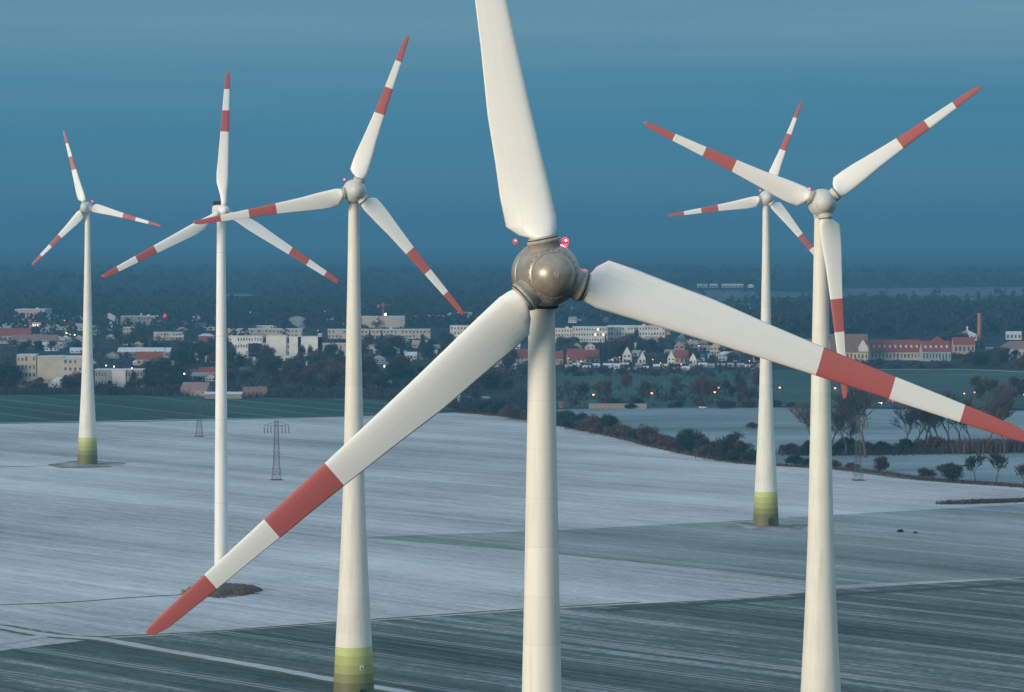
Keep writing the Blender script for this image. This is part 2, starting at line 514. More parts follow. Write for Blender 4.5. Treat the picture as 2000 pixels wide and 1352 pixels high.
def slim_blade(Rt, m):
    sec = [(1.5, 1.7, .3, 0, 0, 1.0), (2.6, 1.7, .3, 0, 0, 1.0), (4.5, 2.0, .34, rad(-14), 0, .5), (8, 3.3, .27, rad(-12), 0, .05), (10.5, 3.4, .24, rad(-9), 0, 0), (15, 3.0, .21, rad(-6), 0, 0),
           (21, 2.55, .19, rad(-4), 0, 0), (28, 2.1, .17, rad(-2), 0, 0), (35, 1.65, .15, rad(-1), 0, 0), (39, 1.25, .14, 0, 0, 0), (40, .35, .13, 0, 0.05, 0)]
    sec = [(r * Rt / 40.0 if r > 5 else r, c, th, tw, sw, rn) for (r, c, th, tw, sw, rn) in sec]
    return blade_mesh(Rt, 1.5, sec, m)

def lamp(parent, x, y, z, bx, bz, size, core=False):
    mb = MB()
    mb.tube((bx, y, bz), (x, y, z - size), .05, .045, 6)
    mb.tube((x, y, z - size * 1.7), (x, y, z - size * .8), size * .8, size * .8, 10, caps=True)
    br = mb.obj('obstruction_light', M_STEEL, parent)
    g2 = MB()
    g2.lathe([(z - size * .8, size * .75), (z - size * .2, size), (z + size * .4, size * .92), (z + size * .8, size * .6), (z + size, .001)], 14, off=(x, y, 0))
    ln = g2.obj('lens', M_REDLAMP, br, True)
    g3 = MB()
    q = size * .5
    g3.lathe([(-q, .001), (-q * .7, q * .7), (0, q), (q * .7, q * .7), (q, .001)], 12, off=(x, y - size * .62, z + size * .12))
    g3.obj('bulb', M_REDCORE, ln, True)
    if core:
        pl = bpy.data.lights.new('obstruction_glow', 'POINT')
        pl.energy = 500.0
        pl.color = (1, .06, .12)
        pl.shadow_soft_size = size
        po = link('obstruction_glow', pl, br)
        po.location = (x, y - .6, z + .25)
    return br

def turbine_base(px, py, yaw_img, label):
    p = G(px, py)
    bearing = math.atan2(p.x, p.y)
    return thing('wind_turbine', (p.x, p.y, 0.05), label, 'wind turbine', 'wind turbines on the snowy fields', yaw_img - bearing), p

def tower_part(root, prof, m, door_ang=None, sign=False, foot=True):
    mb = MB()
    mb.lathe(prof, 56)
    t = mb.obj('tower', m, root, True)
    if door_ang is not None:
        r = prof[0][1]
        a = rad(-90) + door_ang
        d = MB()
        w = 0.95
        pts = [(-w, 0.5), (w, 0.5), (w, 2.3)] + [(w * math.cos(rad(q)), 2.3 + w * math.sin(rad(q))) for q in range(15, 180, 15)] + [(-w, 2.3)]
        n = len(pts)
        vs = [(x, 0.45, z) for x, z in pts] + [(x, -0.10, z) for x, z in pts]
        d.add(vs, [tuple(range(n, 2 * n))] + [(i, (i + 1) % n, n + (i + 1) % n, n + i) for i in range(n)])
        do = d.obj('door', mat('dark green steel door', (0.03, 0.045, 0.035), 0.5), t)
        do.location = (r * math.cos(a), r * math.sin(a), 0)
        do.rotation_euler = (0, 0, a + rad(90))
        s2 = MB()
        for i in range(4):
            s2.box(-0.8, 0.8, -1.4 + .3 * i, -0.12, 0.0 + (0.12 * i if i else -.2), 0.12 * (i + 1))
        st = s2.obj('step', M_STEEL, t)
        st.location = do.location
        st.rotation_euler = do.rotation_euler
        if sign:
            sg = MB()
            sg.box(-.42, .42, -.06, .02, 7.2, 8.2)
            sg.add([(-.26, -.075, 7.35), (.26, -.075, 7.35), (0, -.075, 8.0)], [(0, 1, 2)], 1)
            so_ = sg.obj('sign', [mat('white sign', (0.7, 0.7, 0.68), .5), M_RUBBER], t)
            rr = r - 0.35 * r * 7.7 / 33
            so_.location = (rr * math.cos(a - rad(2)) * 1.0, rr * math.sin(a - rad(2)), 0)
            so_.rotation_euler = do.rotation_euler
    return t

def egg_turbine(px, py, hub_y, Rpx, rot, yaw, label, dia, bands, greyhub=False, door=None, sign=False, lamps=(1, 1), size=.22, blades_q=None, Rm=35.5, mast=False, base_py=None):
    s = Rpx / Rm
    by = base_py or (HY + s * HC)
    root, p = turbine_base(px, by, yaw, label)
    hz = HC - (hub_y - HY) / s
    tower_part(root, dia(hz - 2.35), M_TOWER, door, sign)
    shell, coll = (M_HUBGREY, M_COLLARG) if greyhub else (M_HUBPALE, M_COLLAR)
    # nacelle behind, rotating hub in front; axis along local Y, nose at -Y
    mb = MB()
    mb.lathe([(-1.85, .01), (-1.85, 2.30), (-1.75, 2.52), (-1.0, 2.55), (0, 2.42), (1.2, 2.15), (2.4, 1.72), (3.4, 1.2), (4.1, .7), (4.45, .3), (4.55, .001)], 48, 'Y', off=(0, 0, hz))
    nac = mb.obj('nacelle', shell, root, True)
    mb = MB()
    mb.lathe([(hz - 2.72, 1.12 * 1.02), (hz - 2.66, 1.3), (hz - 2.2, 1.32), (hz - 1.9, 1.32)], 40)
    mb.obj('yaw_collar', M_RUBBER if greyhub else shell, root, True)
    mb = MB()
    mb.lathe([(-6.05, .001), (-6.0, .45), (-5.8, .95), (-5.45, 1.36), (-5.05, 1.62), (-4.78, 1.73), (-4.72, 1.70), (-4.70, 1.70)], 48, 'Y', off=(0, 0, hz))
    hb = MB()
    hb.lathe([(-4.72, 1.66), (-4.70, 1.80), (-4.4, 1.98), (-3.9, 2.24), (-3.3, 2.42), (-2.6, 2.50), (-2.02, 2.46), (-1.98, 2.30), (-1.98, .01)], 48, 'Y', off=(0, 0, hz))
    if greyhub:
        hm_ = hb
        for aa in (20, 140, 260):
            t0 = rad(aa)
            for (ya, ra_), (yb_, rb_) in zip([(-4.68, 1.82), (-4.4, 1.99), (-3.9, 2.25), (-3.3, 2.43)], [(-4.4, 1.99), (-3.9, 2.25), (-3.3, 2.43), (-2.6, 2.51)]):
                hm_.tube((math.cos(t0) * ra_, ya, hz - math.sin(t0) * ra_), (math.cos(t0) * rb_, yb_, hz - math.sin(t0) * rb_), .022, .022, 5, 1)
        for j in range(24):
            t0 = rad(15 * j)
            hm_.tube((math.cos(t0) * 1.88, -4.62, hz - math.sin(t0) * 1.88), (math.cos(t0) * 1.88, -4.50, hz - math.sin(t0) * 1.88), .045, .045, 6, 1, True)
    hub = hb.obj('hub', [shell, M_RUBBER], root, True)
    cap = mb.obj('nose_cone', shell, hub, True)
    if greyhub:
        hm_ = MB()
        hm_.lathe([(-5.99, .001), (-6.06, .16), (-6.02, .2), (-5.9, .2)], 14, 'Y', off=(0, 0, hz))
        hm_.obj('plug', M_COLLARG, cap)
    bm = enercon_blade(Rm, blade_mat('blade paint of ' + label[:24], bands, Rm))
    rc = -3.25
    for q in range(3):
        a = rot + rad(120) * q
        m = Matrix.Translation((0, rc, hz)) @ Matrix.Rotation(a, 4, 'Y')
        b = link('blade', bm, root)
        b.matrix_local = m
        c = MB()
        c.lathe([(1.75, 1.22), (2.45, 1.22), (2.47, 1.29), (2.72, 1.29), (2.74, 1.18), (2.95, 1.16)], 28)
        co = c.obj('root_collar', coll, b, True)
        c = MB()
        c.lathe([(2.75, 1.19), (2.75, 1.225), (2.83, 1.225), (2.83, 1.18)], 28)
        c.obj('seal_ring', M_RUBBER, b, True)
    if lamps[0]:
        lamp(root, -2.0, 0.6, hz + 2.55, -1.2, hz + 1.95, size)
    if lamps[1]:
        lamp(root, 2.0, 0.6, hz + 2.55, 1.2, hz + 1.95, size * (1.6 if greyhub else 1), greyhub)
    if mast:
        mb = MB()
        mb.tube((0, 1.0, hz + 2.1), (0, 1.0, hz + 3.6), .06, .05, 6)
        mb.tube((-.6, 1.0, hz + 2.9), (.6, 1.0, hz + 2.9), .05, .05, 6)
        mb.lathe([(hz + 3.5, .001), (hz + 3.55, .16), (hz + 3.75, .16), (hz + 3.8, .001)], 10, off=(0, 1.0, 0))
        mb.obj('wind_gauge', M_STEEL, root)
    return root

def conc(top):
    pr = [(0, 4.50), (6, 4.25), (12, 3.98), (18, 3.66), (26, 3.22), (35, 2.78), (46, 2.36), (58, 2.08), (69, 1.84), (82, 1.58), (94, 1.34)]
    pr = [(z, r) for z, r in pr if z < top - 4]
    pr.append((top, 1.14))
    return pr
def slender(top):
    return [(0, 3.9), (12, 3.3), (25, 2.72), (40, 2.15), (52, 1.82), (64.6, 1.55), (72, 1.38), (78.7, 1.27), (86, 1.13), (top, 1.02)]

BE = (.49, .66, .83)
egg_turbine(1058, 0, 536, 1025, rad(-11), rad(11), 'closest wind turbine, with weathered grey-brown hub and blade cut off by the top edge', slender, (.55, .70, .85),
            greyhub=True, lamps=(1, 1), size=.17, Rm=41.0)
egg_turbine(691, 0, 375, 317, rad(19), rad(6), 'turbine with round pale hub and green foot left of the grey-hubbed one', conc, BE, door=rad(20), sign=True, size=.26, base_py=1370)
egg_turbine(1603, 0, 397, 383, rad(54), rad(9), 'turbine at right whose wide pale tower leaves the bottom edge', conc, BE, lamps=(1, 0), size=.26, mast=True)
egg_turbine(1496, 0, 385, 203, rad(20), rad(7), 'smaller distant wind turbine with green foot, partly crossed by a blade of the right-hand turbine', conc, BE, door=rad(16), lamps=(1, 0), size=.32, base_py=1027)
egg_turbine(171, 0, 405, 156, rad(-16), rad(-16), 'smallest wind turbine, far left, green foot beside the dark green field', conc, BE, lamps=(0, 1), size=.42, base_py=907)

# the white tubular turbine with a box nacelle
def box_turbine():
    root, p = turbine_base(432, 1146, rad(11), 'slim white wind turbine with box nacelle and rust-streaked tower on a brown gravel mound')
    s = ppm(1146)
    hz = HC - (412 - HY) / s
    t = tower_part(root, [(0.6, 2.02), (1.0, 2.0), (30, 1.86), (60, 1.6), (90, 1.36), (hz - 1.7, 1.24)], M_TOWERW)
    wm = mat('white nacelle shell', (0.74, 0.72, 0.67), .45, .08, .6)
    # rounded box nacelle
    mb = MB()
    sec = [(-2.6, 1.25, 1.25), (-1.6, 1.45, 1.5), (1.0, 1.5, 1.7), (5.0, 1.5, 1.7), (6.6, 1.42, 1.55), (6.9, 1.25, 1.3)]
    vs, fs = [], []
    n = 20
    for y, w, h in sec:
        for i in range(n):
            a = 2 * math.pi * i / n
            c_, s_ = math.cos(a), math.sin(a)
            e = 0.45
            vs.append((w * math.copysign(abs(c_) ** e, c_), y, hz + h * math.copysign(abs(s_) ** e, s_)))
    for k in range(len(sec) - 1):
        for i in range(n):
            j = (i + 1) % n
            fs.append((k * n + i, (k + 1) * n + i, (k + 1) * n + j, k * n + j))
    fs.append(tuple(range(n)))
    fs.append(tuple(reversed(range((len(sec) - 1) * n, len(sec) * n))))
    mb.add(vs, fs)
    nac = mb.obj('nacelle', wm, root)
    cb = MB()
    cb.box(-1.2, .5, 3.2, 6.4, hz + 1.7, hz + 2.75)
    cb.box(-.9, .2, 3.12, 3.2, hz + 1.85, hz + 2.6, 1)
    cb.obj('cooler_box', [mat('black cooler', (0.012, 0.012, 0.014), .6), M_RUBBER], nac)
    mb = MB()
    mb.lathe([(-6.0, .001), (-5.9, .5), (-5.5, 1.0), (-4.9, 1.4), (-4.2, 1.62), (-3.4, 1.7), (-2.75, 1.6), (-2.72, 1.2), (-2.72, .01)], 40, 'Y', off=(0, 0, hz))
    mb.obj('hub', wm, root, True)
    bm = slim_blade(40.0, blade_mat('white slim blade paint', (.566, .717, .87), 40.0, (.82, .81, .78)))
    for q in range(3):
        b = link('blade', bm, root)
        b.matrix_local = Matrix.Translation((0, -3.9, hz)) @ Matrix.Rotation(rad(2) + rad(120) * q, 4, 'Y')
    st = MB()
    for i in range(9):
        st.box(-2.6 - .35 * (9 - i), -2.6 - .35 * (8 - i), -1.6, -.6, .2 + .26 * i, .28 + .26 * i)
    st.tube((-5.8, -1.6, 1.2), (-2.2, -1.6, 3.9), .05, .05, 5)
    st.tube((-5.8, -.6, 1.2), (-2.2, -.6, 3.9), .05, .05, 5)
    st.tube((-2.1, -1.1, 2.5), (-2.1, -1.1, 5.5), .12, .12, 5)
    st.box(-2.6, -1.7, -1.7, -.5, 2.45, 2.6)
    st.obj('stair', M_DARKST, root)
    return root
box_turbine()

# gravel mound and its cabin
def mound():
    c = G(432, 1156)
    mb = MB()
    vs, fs = [], []
    n, K = 72, 14
    for k in range(K + 1):
        t = k / K
        for i in range(n):
            a = 2 * math.pi * i / n
            rr = 10.6 * t * (1 + .10 * math.sin(3 * a + 1) + .05 * math.sin(7 * a))
            h = 1.55 * max(0.0, min(1.0, (1 - t) / .24)) ** .75
            h += .34 * mnoise.noise((rr * math.cos(a) * .9, rr * math.sin(a) * .9, 3)) * (1 if t < .97 else 0)
            vs.append((rr * math.cos(a), rr * math.sin(a) * 1.05, h if t < 1 else -.1))
    for k in range(K):
        for i in range(n):
            j = (i + 1) % n
            fs.append((k * n + i, (k + 1) * n + i, (k + 1) * n + j, k * n + j))
    mb.add(vs, fs)
    k = NT('gravel mound soil')
    n1 = k.noise(k.obj(), 2.3, 5.0, .75)
    n2 = k.noise(k.obj(), .5, 3.0)
    col = k.ramp(n1, [(.35, (.035, .024, .018)), (.55, (.105, .070, .048)), (.72, (.20, .145, .105)), (.82, (.40, .40, .40))])
    k.put(k.b, 'Base Color', k.mix(k.math('MULTIPLY', n2, .4), col, (.07, .07, .045)))
    k.b.inputs['Roughness'].default_value = 1
    o = mb.obj('gravel_mound', k.mat)
    o.location = (c.x, c.y, .1)
    tag(o, 'low brown gravel mound around the foot of the slim white turbine', 'mound')
    rr = random.Random(3)
    tb = G(364, 1166)
    t = thing('transformer_cabin', (tb.x, tb.y, .1), 'small olive transformer cabin at the left end of the gravel mound', 'cabin', rz=rad(12))
    mb = MB(); mb.box(-1.25, 1.25, -1, 1, 0, 1.75)
    w = mb.obj('body', mat('olive cabin wall', (.20, .18, .10), .8), t)
    mb = MB(); mb.box(-1.38, 1.38, -1.12, 1.12, 1.75, 1.9)
    mb.obj('roof', mat('cabin roof', (.24, .22, .15), .8), t)
    mb = MB(); mb.box(-.8, .1, -1.03, -1.0, .15, 1.6)
    mb.obj('door', mat('cabin door', (.13, .12, .07), .7), t)
mound()
def pad(px, py, w, d, nm, seed):
    c = G(px, py)
    rr = random.Random(seed)
    mb = MB(); n = 40
    vs = [(0, 0, 0)]
    for i in range(n):
        a = 2 * math.pi * i / n
        q = 1 + .25 * mnoise.noise((math.cos(a) * 1.5, math.sin(a) * 1.5, seed))
        vs.append((w * q * math.cos(a), d * q * math.sin(a), 0))
    mb.add(vs, [(0, 1 + i, 1 + (i + 1) % n) for i in range(n)])
    k = NT(nm + ' surface %d' % seed)
    n1 = k.noise(k.pos(), .09, 5, .7)
    k.put(k.b, 'Base Color', k.ramp(n1, [(.36, (.07, .065, .045)), (.47, (.17, .165, .14)), (.6, (.34, .36, .39))]))
    k.b.inputs['Roughness'].default_value = 1
    o = structure(mb.obj(nm, k.mat)); o.location = (c.x, c.y, .17)
pad(1510, 1028, 17, 16, 'gravel_pad', 1)
pad(168, 908, 16, 22, 'gravel_pad', 2)
ribbon('access_path', [(168, 909), (80, 911), (-80, 914)], M_VERGE, .16, 1.8)
ribbon('access_path', [(1500, 1032), (1640, 1036), (1760, 1038), (2050, 1052)], M_PATHF, .16, 8.0)

# ------------------------------------------------------------------ buildings
LAND = []            # landmarks for labels: (phrase, px, py)
BW, BP = {}, {}
def box_mesh(kind, m):
    key = (kind, m.name)
    if key not in BP:
        mb = MB(); mb.box(-.5, .5, -.5, .5, 0, 1)
        BP[key] = mb.mesh(kind, m)
    return BP[key]
WALLC = {'cream': (.46, .41, .33), 'white': (.58, .55, .51), 'pink': (.44, .33, .28), 'grey': (.27, .27, .26), 'brick': (.36, .13, .075), 'yellow': (.52, .43, .29),
         'blue': (.30, .35, .40), 'stone': (.24, .22, .19), 'dark': (.10, .095, .09), 'tan': (.30, .25, .20), 'bright': (.72, .69, .64)}
ROOFC = {'snow': (.50, .54, .60), 'red': (.22, .055, .04), 'brown': (.17, .11, .085), 'slate': (.07, .075, .085), 'purple': (.20, .13, .13), 'teal': (.16, .42, .38), 'thin': (.28, .27, .28)}
def wallm(c):
    return mat(c + ' wall', WALLC[c], .9, .28, .16)
def roofm(c):
    return mat(c + ' roof', ROOFC[c], .85, .28, .35)
def gable_roof(w, d, z, h, ridge_x, over=.5, t=.28):
    mb = MB()
    if ridge_x:
        X0, X1, Y0 = -w / 2 - over * .6, w / 2 + over * .6, d / 2 + over
        k = h * (Y0 / (d / 2)) - h
        for sgn in (-1, 1):
            vs = [(X0, sgn * Y0, z - k), (X1, sgn * Y0, z - k), (X1, 0, z + h), (X0, 0, z + h)]
            vs += [(a, b, c + t) for a, b, c in vs]
            mb.add(vs, [(0, 1, 2, 3), (7, 6, 5, 4), (0, 4, 5, 1), (2, 6, 7, 3), (0, 3, 7, 4), (1, 5, 6, 2)])
    else:
        Y0, Y1, X0 = -d / 2 - over * .6, d / 2 + over * .6, w / 2 + over
        k = h * (X0 / (w / 2)) - h
        for sgn in (-1, 1):
            vs = [(sgn * X0, Y0, z - k), (sgn * X0, Y1, z - k), (0, Y1, z + h), (0, Y0, z + h)]
            vs += [(a, b, c + t) for a, b, c in vs]
            mb.add(vs, [(0, 1, 2, 3), (7, 6, 5, 4), (0, 4, 5, 1), (2, 6, 7, 3), (0, 3, 7, 4), (1, 5, 6, 2)])
    return mb
def hip_roof(w, d, z, h, over=.6):
    mb = MB()
    a, b = w / 2 + over, d / 2 + over
    r = max(w / 2 - d / 2 * .9, w * .06)
    vs = [(-a, -b, z), (a, -b, z), (a, b, z), (-a, b, z), (-r, 0, z + h), (r, 0, z + h)]
    mb.add(vs, [(0, 1, 5, 4), (1, 2, 5), (2, 3, 4, 5), (3, 0, 4), (3, 2, 1, 0)])
    return mb
def wall_mesh(w, d, h, roof, rh):
    mb = MB()
    mb.box(-w / 2, w / 2, -d / 2, d / 2, -.3, h)
    if roof == 'gable':
        for s in (-1, 1):
            x = s * w / 2
            mb.add([(x, -d / 2, h), (x, d / 2, h), (x, 0, h + rh)], [(0, 1, 2)])
    elif roof == 'front':
        for s in (-1, 1):
            y = s * d / 2
            mb.add([(-w / 2, y, h), (w / 2, y, h), (0, y, h + rh)], [(0, 1, 2)])
    return mb
def add_windows(parent, w, d, h, cols, rows, lit=0, x0=None, x1=None, fy=None, rr=None, frac=.5):
    x0 = -w / 2 if x0 is None else x0
    x1 = w / 2 if x1 is None else x1
    fy = -d / 2 if fy is None else fy
    cw, ch = (x1 - x0) / cols, h / rows
    for j in range(rows):
        for i in range(cols):
            if rows * cols > 10 and R.random() < .13:
                continue
            m = M_LITGL if (lit and R.random() < lit) else M_DARKGL
            o = link('window', box_mesh('window', m), parent)
            o.scale = (cw * frac * R.uniform(.75, 1.15), .12, ch * R.uniform(.36, .5))
            o.location = (x0 + (i + .5) * cw, fy, j * ch + ch * .32)
def building(name, label, x0, x1, yt, yb, wall='cream', roof='flat', rc='snow', rh=0, win=(0, 0), lit=0, depth=None, rz=None, cat='building', group=None, land=None, chim=False, segs=None, side=True, roofname='roof'):
    s = ppm(yb)
    w, h = (x1 - x0) / s, (yb - yt) / s
    d = depth or (min(max(w * .55, 8.0), 14.0) if roof != 'front' else min(max(w * 1.25, 8), 16))
    c = G((x0 + x1) / 2, yb)
    R2 = random.Random(int(x0 * 7 + yt * 13))
    rz = R2.uniform(-.13, .13) if rz is None else rz
    t = thing(name, (c.x, c.y + d / 2, 0), label, cat, group, rz)
    hr = rh / s
    wall_mesh(w, d, h, roof, hr).obj('wall', wallm(wall), t)
    if roof == 'flat':
        mb = MB()
        mb.box(-w / 2 - .25, w / 2 + .25, -d / 2 - .25, d / 2 + .25, h, h + .45)
        if R2.random() < .5 and w > 14:
            mb.box(w * .1, w * .1 + 3, -1.5, 1.5, h + .45, h + 1.9)
        r = mb.obj('roof', roofm(rc), t)
    elif roof == 'hip':
        r = hip_roof(w, d, h, hr).obj('roof', roofm(rc), t)
    else:
        r = gable_roof(w, d, h, hr, roof == 'gable').obj('roof', roofm(rc), t)
    if chim:
        mb = MB()
        mb.box(w * .2, w * .2 + .9, -.45, .45, h + hr * .5, h + hr + 1.0)
        mb.obj('chimney', wallm('brick'), r)
    if win[0]:
        add_windows(t, w, d, h, win[0], win[1], lit)
        if side and d > 6 and roof != 'flat':
            for q in (-1, 1):
                o = link('window', box_mesh('window', M_DARKGL), t)
                o.scale = (.12, 1.1, 1.2)
                o.location = (q * w / 2, 0, h * .5)
    for (a0, a1, at, ww, n1, n2) in (segs or []):
        cx = ((a0 + a1) / 2 - (x0 + x1) / 2) / s
        sw, sh = (a1 - a0) / s, (yb - at) / s
        dd = d * (.8 if sw < w * .7 else .6)
        mb = MB()
        mb.box(cx - sw / 2, cx + sw / 2, -d / 2 - .8, -d / 2 + dd, 0, sh)
        mb.obj('wall', wallm(ww), t)
        mb = MB()
        mb.box(cx - sw / 2 - .2, cx + sw / 2 + .2, -d / 2 - 1.0, -d / 2 + dd + .2, sh, sh + .4)
        mb.obj('roof', roofm('snow'), t)
        if n1:
            add_windows(t, sw, d, sh, n1, n2, 0, cx - sw / 2, cx + sw / 2, -d / 2 - .8)
    if land:
        LAND.append((land, (x0 + x1) / 2, yb))
    return t
B = building
B('hall', 'large pinkish flat-roofed hall standing highest at the far left of town', 30, 90, 605, 630, 'pink', win=(8, 1), depth=38, land='the large pinkish hall')
B('annex', 'low white annex just right of the large pinkish hall', 91, 121, 617, 631, 'white', win=(5, 1))
B('low_building', 'low snow-roofed building cut by the left edge below the pinkish hall', -6, 34, 633, 643, 'grey', win=(4, 1))
B('shop', 'low building with a bright lit window front below the pinkish hall', 62, 84, 631, 641, 'white', win=(5, 1), lit=1.0, land='the lit shop front')
B('shed', 'small shed with a teal green roof at the left edge', 4, 34, 643, 650, 'grey', 'gable', 'teal', 6)
B('long_house', 'long house with dull red roof at the left edge', -4, 58, 655, 668, 'pink', 'gable', 'red', 13, (7, 1), chim=True, land='the long red roof')
B('row_house', 'row house with thinly snowed purple roof below the long red roof', 22, 110, 664, 674, 'pink', 'gable', 'purple', 9, (9, 1))
B('house', 'small cream hip-roofed house above the cream apartment block', 91, 123, 668, 681, 'cream', 'hip', 'brown', 4, (4, 1), cat='house')
B('house', 'white gable-fronted house right of the leftmost tower, highest in its part of town', 196, 228, 621, 633, 'white', 'front', 'snow', 9, (4, 1), cat='house', land='the white gabled house')
B('house', 'small white house left of the leftmost turbine tower near the pinkish hall', 145, 163, 620, 629, 'white', 'front', 'snow', 3, (2, 1), cat='house')
B('workshop', 'long grey-green workshop with a row of windows right of the white gabled house', 236, 320, 618, 636, 'grey', win=(13, 2), lit=.06, land='the long grey workshop')
B('apartment_block', 'cream two-storey block right behind the leftmost turbine tower', 240, 275, 640, 655, 'cream', win=(6, 2))
B('apartment_block', 'cream block with white balconies in front of the grey workshop', 299, 354, 650, 665, 'cream', win=(9, 2), land='the cream balcony block')
B('house', 'plain white-walled house right of the leftmost turbine tower below the cream two-storey block', 239, 259, 660, 674, 'white', 'gable', 'slate', 4, (2, 1), cat='house')
B('apartment_block', 'large cream apartment block of four storeys left of the leftmost turbine tower', 32, 160, 698, 756, 'cream', win=(0, 0), segs=[(32, 69, 694, 'cream', 5, 4), (87, 122, 697, 'cream', 0, 0), (122, 160, 700, 'cream', 4, 4)], depth=22, rz=.04, land='the large cream apartment block')
B('school', 'flat snow-roofed school with white wall panel right of the leftmost turbine tower', 185, 278, 723, 757, 'grey', win=(16, 2), depth=16, segs=[(219, 245, 724, 'white', 0, 0)], rz=.02, land='the flat-roofed school')
B('cottage', 'low cottage with snowy hip roof in front of the large apartment block', 98, 143, 746, 757, 'white', 'hip', 'snow', 8, (6, 1), cat='house', land='the snowy cottage')
B('long_house', 'long grey house with snow-covered roof above the big red roof', 230, 333, 687, 699, 'grey', 'gable', 'snow', 7, (10, 1), land='the long snowy roof')
B('house', 'house with big dark red roof above the flat-roofed school', 265, 316, 701, 714, 'pink', 'gable', 'red', 13, (5, 1), cat='house', chim=True, land='the big dark red roof')
B('house', 'pinkish hip-roofed house right of the big dark red roof', 318, 353, 710, 722, 'pink', 'hip', 'purple', 5, (4, 1), cat='house')
B('barn', 'barn with steep purple-grey roof beside the dark green field', 355, 410, 761, 773, 'tan', 'gable', 'purple', 13, (3, 1), cat='barn', rz=-.3, land='the steep-roofed barn')
B('house', 'cream house with dull red roof just left of the slim white tower', 388, 423, 726, 740, 'cream', 'gable', 'red', 8, (4, 1), cat='house')
B('farm_shed', 'long low stone shed at the edge of the green field by the slim white tower', 400, 472, 770, 779, 'stone', 'gable', 'snow', 3, (0, 0), cat='shed', land='the low stone shed')
B('brick_house', 'orange brick house with dark roof beside the green field, right of the slim white tower', 474, 520, 765, 776, 'brick', 'gable', 'brown', 8, (6, 1), cat='house', rz=.05, land='the orange brick house', chim=True)
B('white_complex', 'large white complex of stepped flat blocks right of the slim white tower', 441, 680, 672, 696, 'cream', win=(40, 2), depth=16, rz=0.0,
  segs=[(447, 512, 657, 'bright', 12, 3), (520, 559, 656, 'bright', 0, 0), (565, 628, 658, 'bright', 0, 0), (582, 588, 650, 'cream', 0, 0), (621, 628, 653, 'cream', 0, 0), (485, 515, 671, 'white', 4, 2)], land='the white stepped complex')
B('office_block', 'long pale office block directly behind the white stepped complex', 445, 590, 643, 660, 'cream', win=(20, 2), land='the long pale office block')
B('upper_hall', 'small pale hall rising behind the long pale office block', 490, 540, 637, 650, 'white', win=(0, 0))
B('row_house', 'very long low cream row with snowy roof crossed by the round-hubbed turbine tower', 640, 840, 644, 662, 'cream', win=(28, 2), lit=.04, depth=14, land='the long cream row')
hallb = B('hall', 'pale green-grey hall behind the crane', 705, 790, 619, 640, 'cream', win=(0, 0), depth=30, land='the hall by the crane')
mb = MB(); mb.box(-14, 2, -15.2, -15.05, 3, 6.2); mb.obj('banner', mat('faded red banner', (.4, .13, .11), .8), hallb)
B('house', 'pinkish low building right of the crane hall', 825, 862, 617, 632, 'pink', win=(6, 1))
B('hall', 'white-roofed hall on the horizon side left of the grey hub', 888, 922, 611, 632, 'grey', win=(5, 1))
B('apartment_block', 'long white apartment block left of the grey-hubbed turbine tower', 880, 1012, 637, 666, 'white', win=(20, 3), land='the long white apartment block')
B('apartment_block', 'white panel block directly right of the grey-hubbed turbine tower', 1085, 1118, 642, 668, 'white', win=(6, 3))
B('apartment_block', 'middle white panel block with dense windows right of the grey-hubbed tower', 1119, 1187, 639, 669, 'white', win=(13, 3), lit=.05, land='the middle white panel block')
B('apartment_block', 'longest white panel block, ending right below the blade', 1188, 1300, 637, 668, 'white', win=(20, 3), land='the longest white panel block')
B('dome_hall', 'small white hall with rounded snowy roof right of the grey hub', 1110, 1133, 606, 617, 'white', 'hip', 'snow', 6, (4, 1), land='the small white dome hall')
B('low_building', 'low white building right of the small dome hall', 1142, 1177, 610, 618, 'white', 'gable', 'snow', 2, (4, 1))
RED = [
 ('red-roofed house immediately left of the grey-hubbed turbine tower', 1000, 1031, 697, 712, 'cream', 'gable', 'red', 14),
 ('narrow red-roofed house immediately right of the grey-hubbed turbine tower', 1086, 1099, 700, 713, 'cream', 'gable', 'red', 13),
 ('big red-roofed house with pale gable second from the grey-hubbed tower', 1108, 1142, 700, 714, 'pink', 'gable', 'red', 18),
 ('red-roofed house beside an orange lamp, third from the grey-hubbed tower', 1143, 1170, 699, 712, 'cream', 'gable', 'red', 15),
 ('grey-walled house behind the big red-roofed house', 1118, 1136, 676, 690, 'grey', 'front', 'slate', 7),
 ('white gable-fronted house behind the third red roof', 1143, 1161, 676, 690, 'white', 'front', 'slate', 6),
 ('tall house with pointed white gable right of the dark conifers', 1217, 1234, 692, 708, 'bright', 'front', 'slate', 15),
 ('narrow pointed yellow-white gable house in the middle of the settlement', 1247, 1260, 699, 712, 'bright', 'front', 'slate', 14),
 ('narrow house with bright white gable left of a red roof', 1304, 1318, 699, 713, 'bright', 'front', 'red', 15),
 ('house with broad red roof right of the bright white gable', 1319, 1345, 698, 711, 'pink', 'gable', 'red', 13),
 ('smallest pointed white gable house right of the broad red roof', 1348, 1361, 701, 713, 'bright', 'front', 'slate', 12),
 ('cream gable house on the rise behind the small pointed gable', 1388, 1409, 677, 694, 'yellow', 'front', 'slate', 8),
 ('pink gable-fronted house right of the longest panel block', 1317, 1337, 675, 690, 'pink', 'front', 'red', 9),
 ('low white house right of the small pointed gable', 1404, 1440, 692, 706, 'white', 'hip', 'snow', 5),
 ('house with wide purple roof left of the distant turbine tower', 1440, 1480, 676, 692, 'pink', 'hip', 'purple', 9),
 ('white bungalow below the longest panel block', 1240, 1275, 676, 688, 'white', 'gable', 'snow', 5),
 ('small cream house just left of the distant turbine tower', 1410, 1432, 664, 678, 'cream', 'gable', 'purple', 6),
]
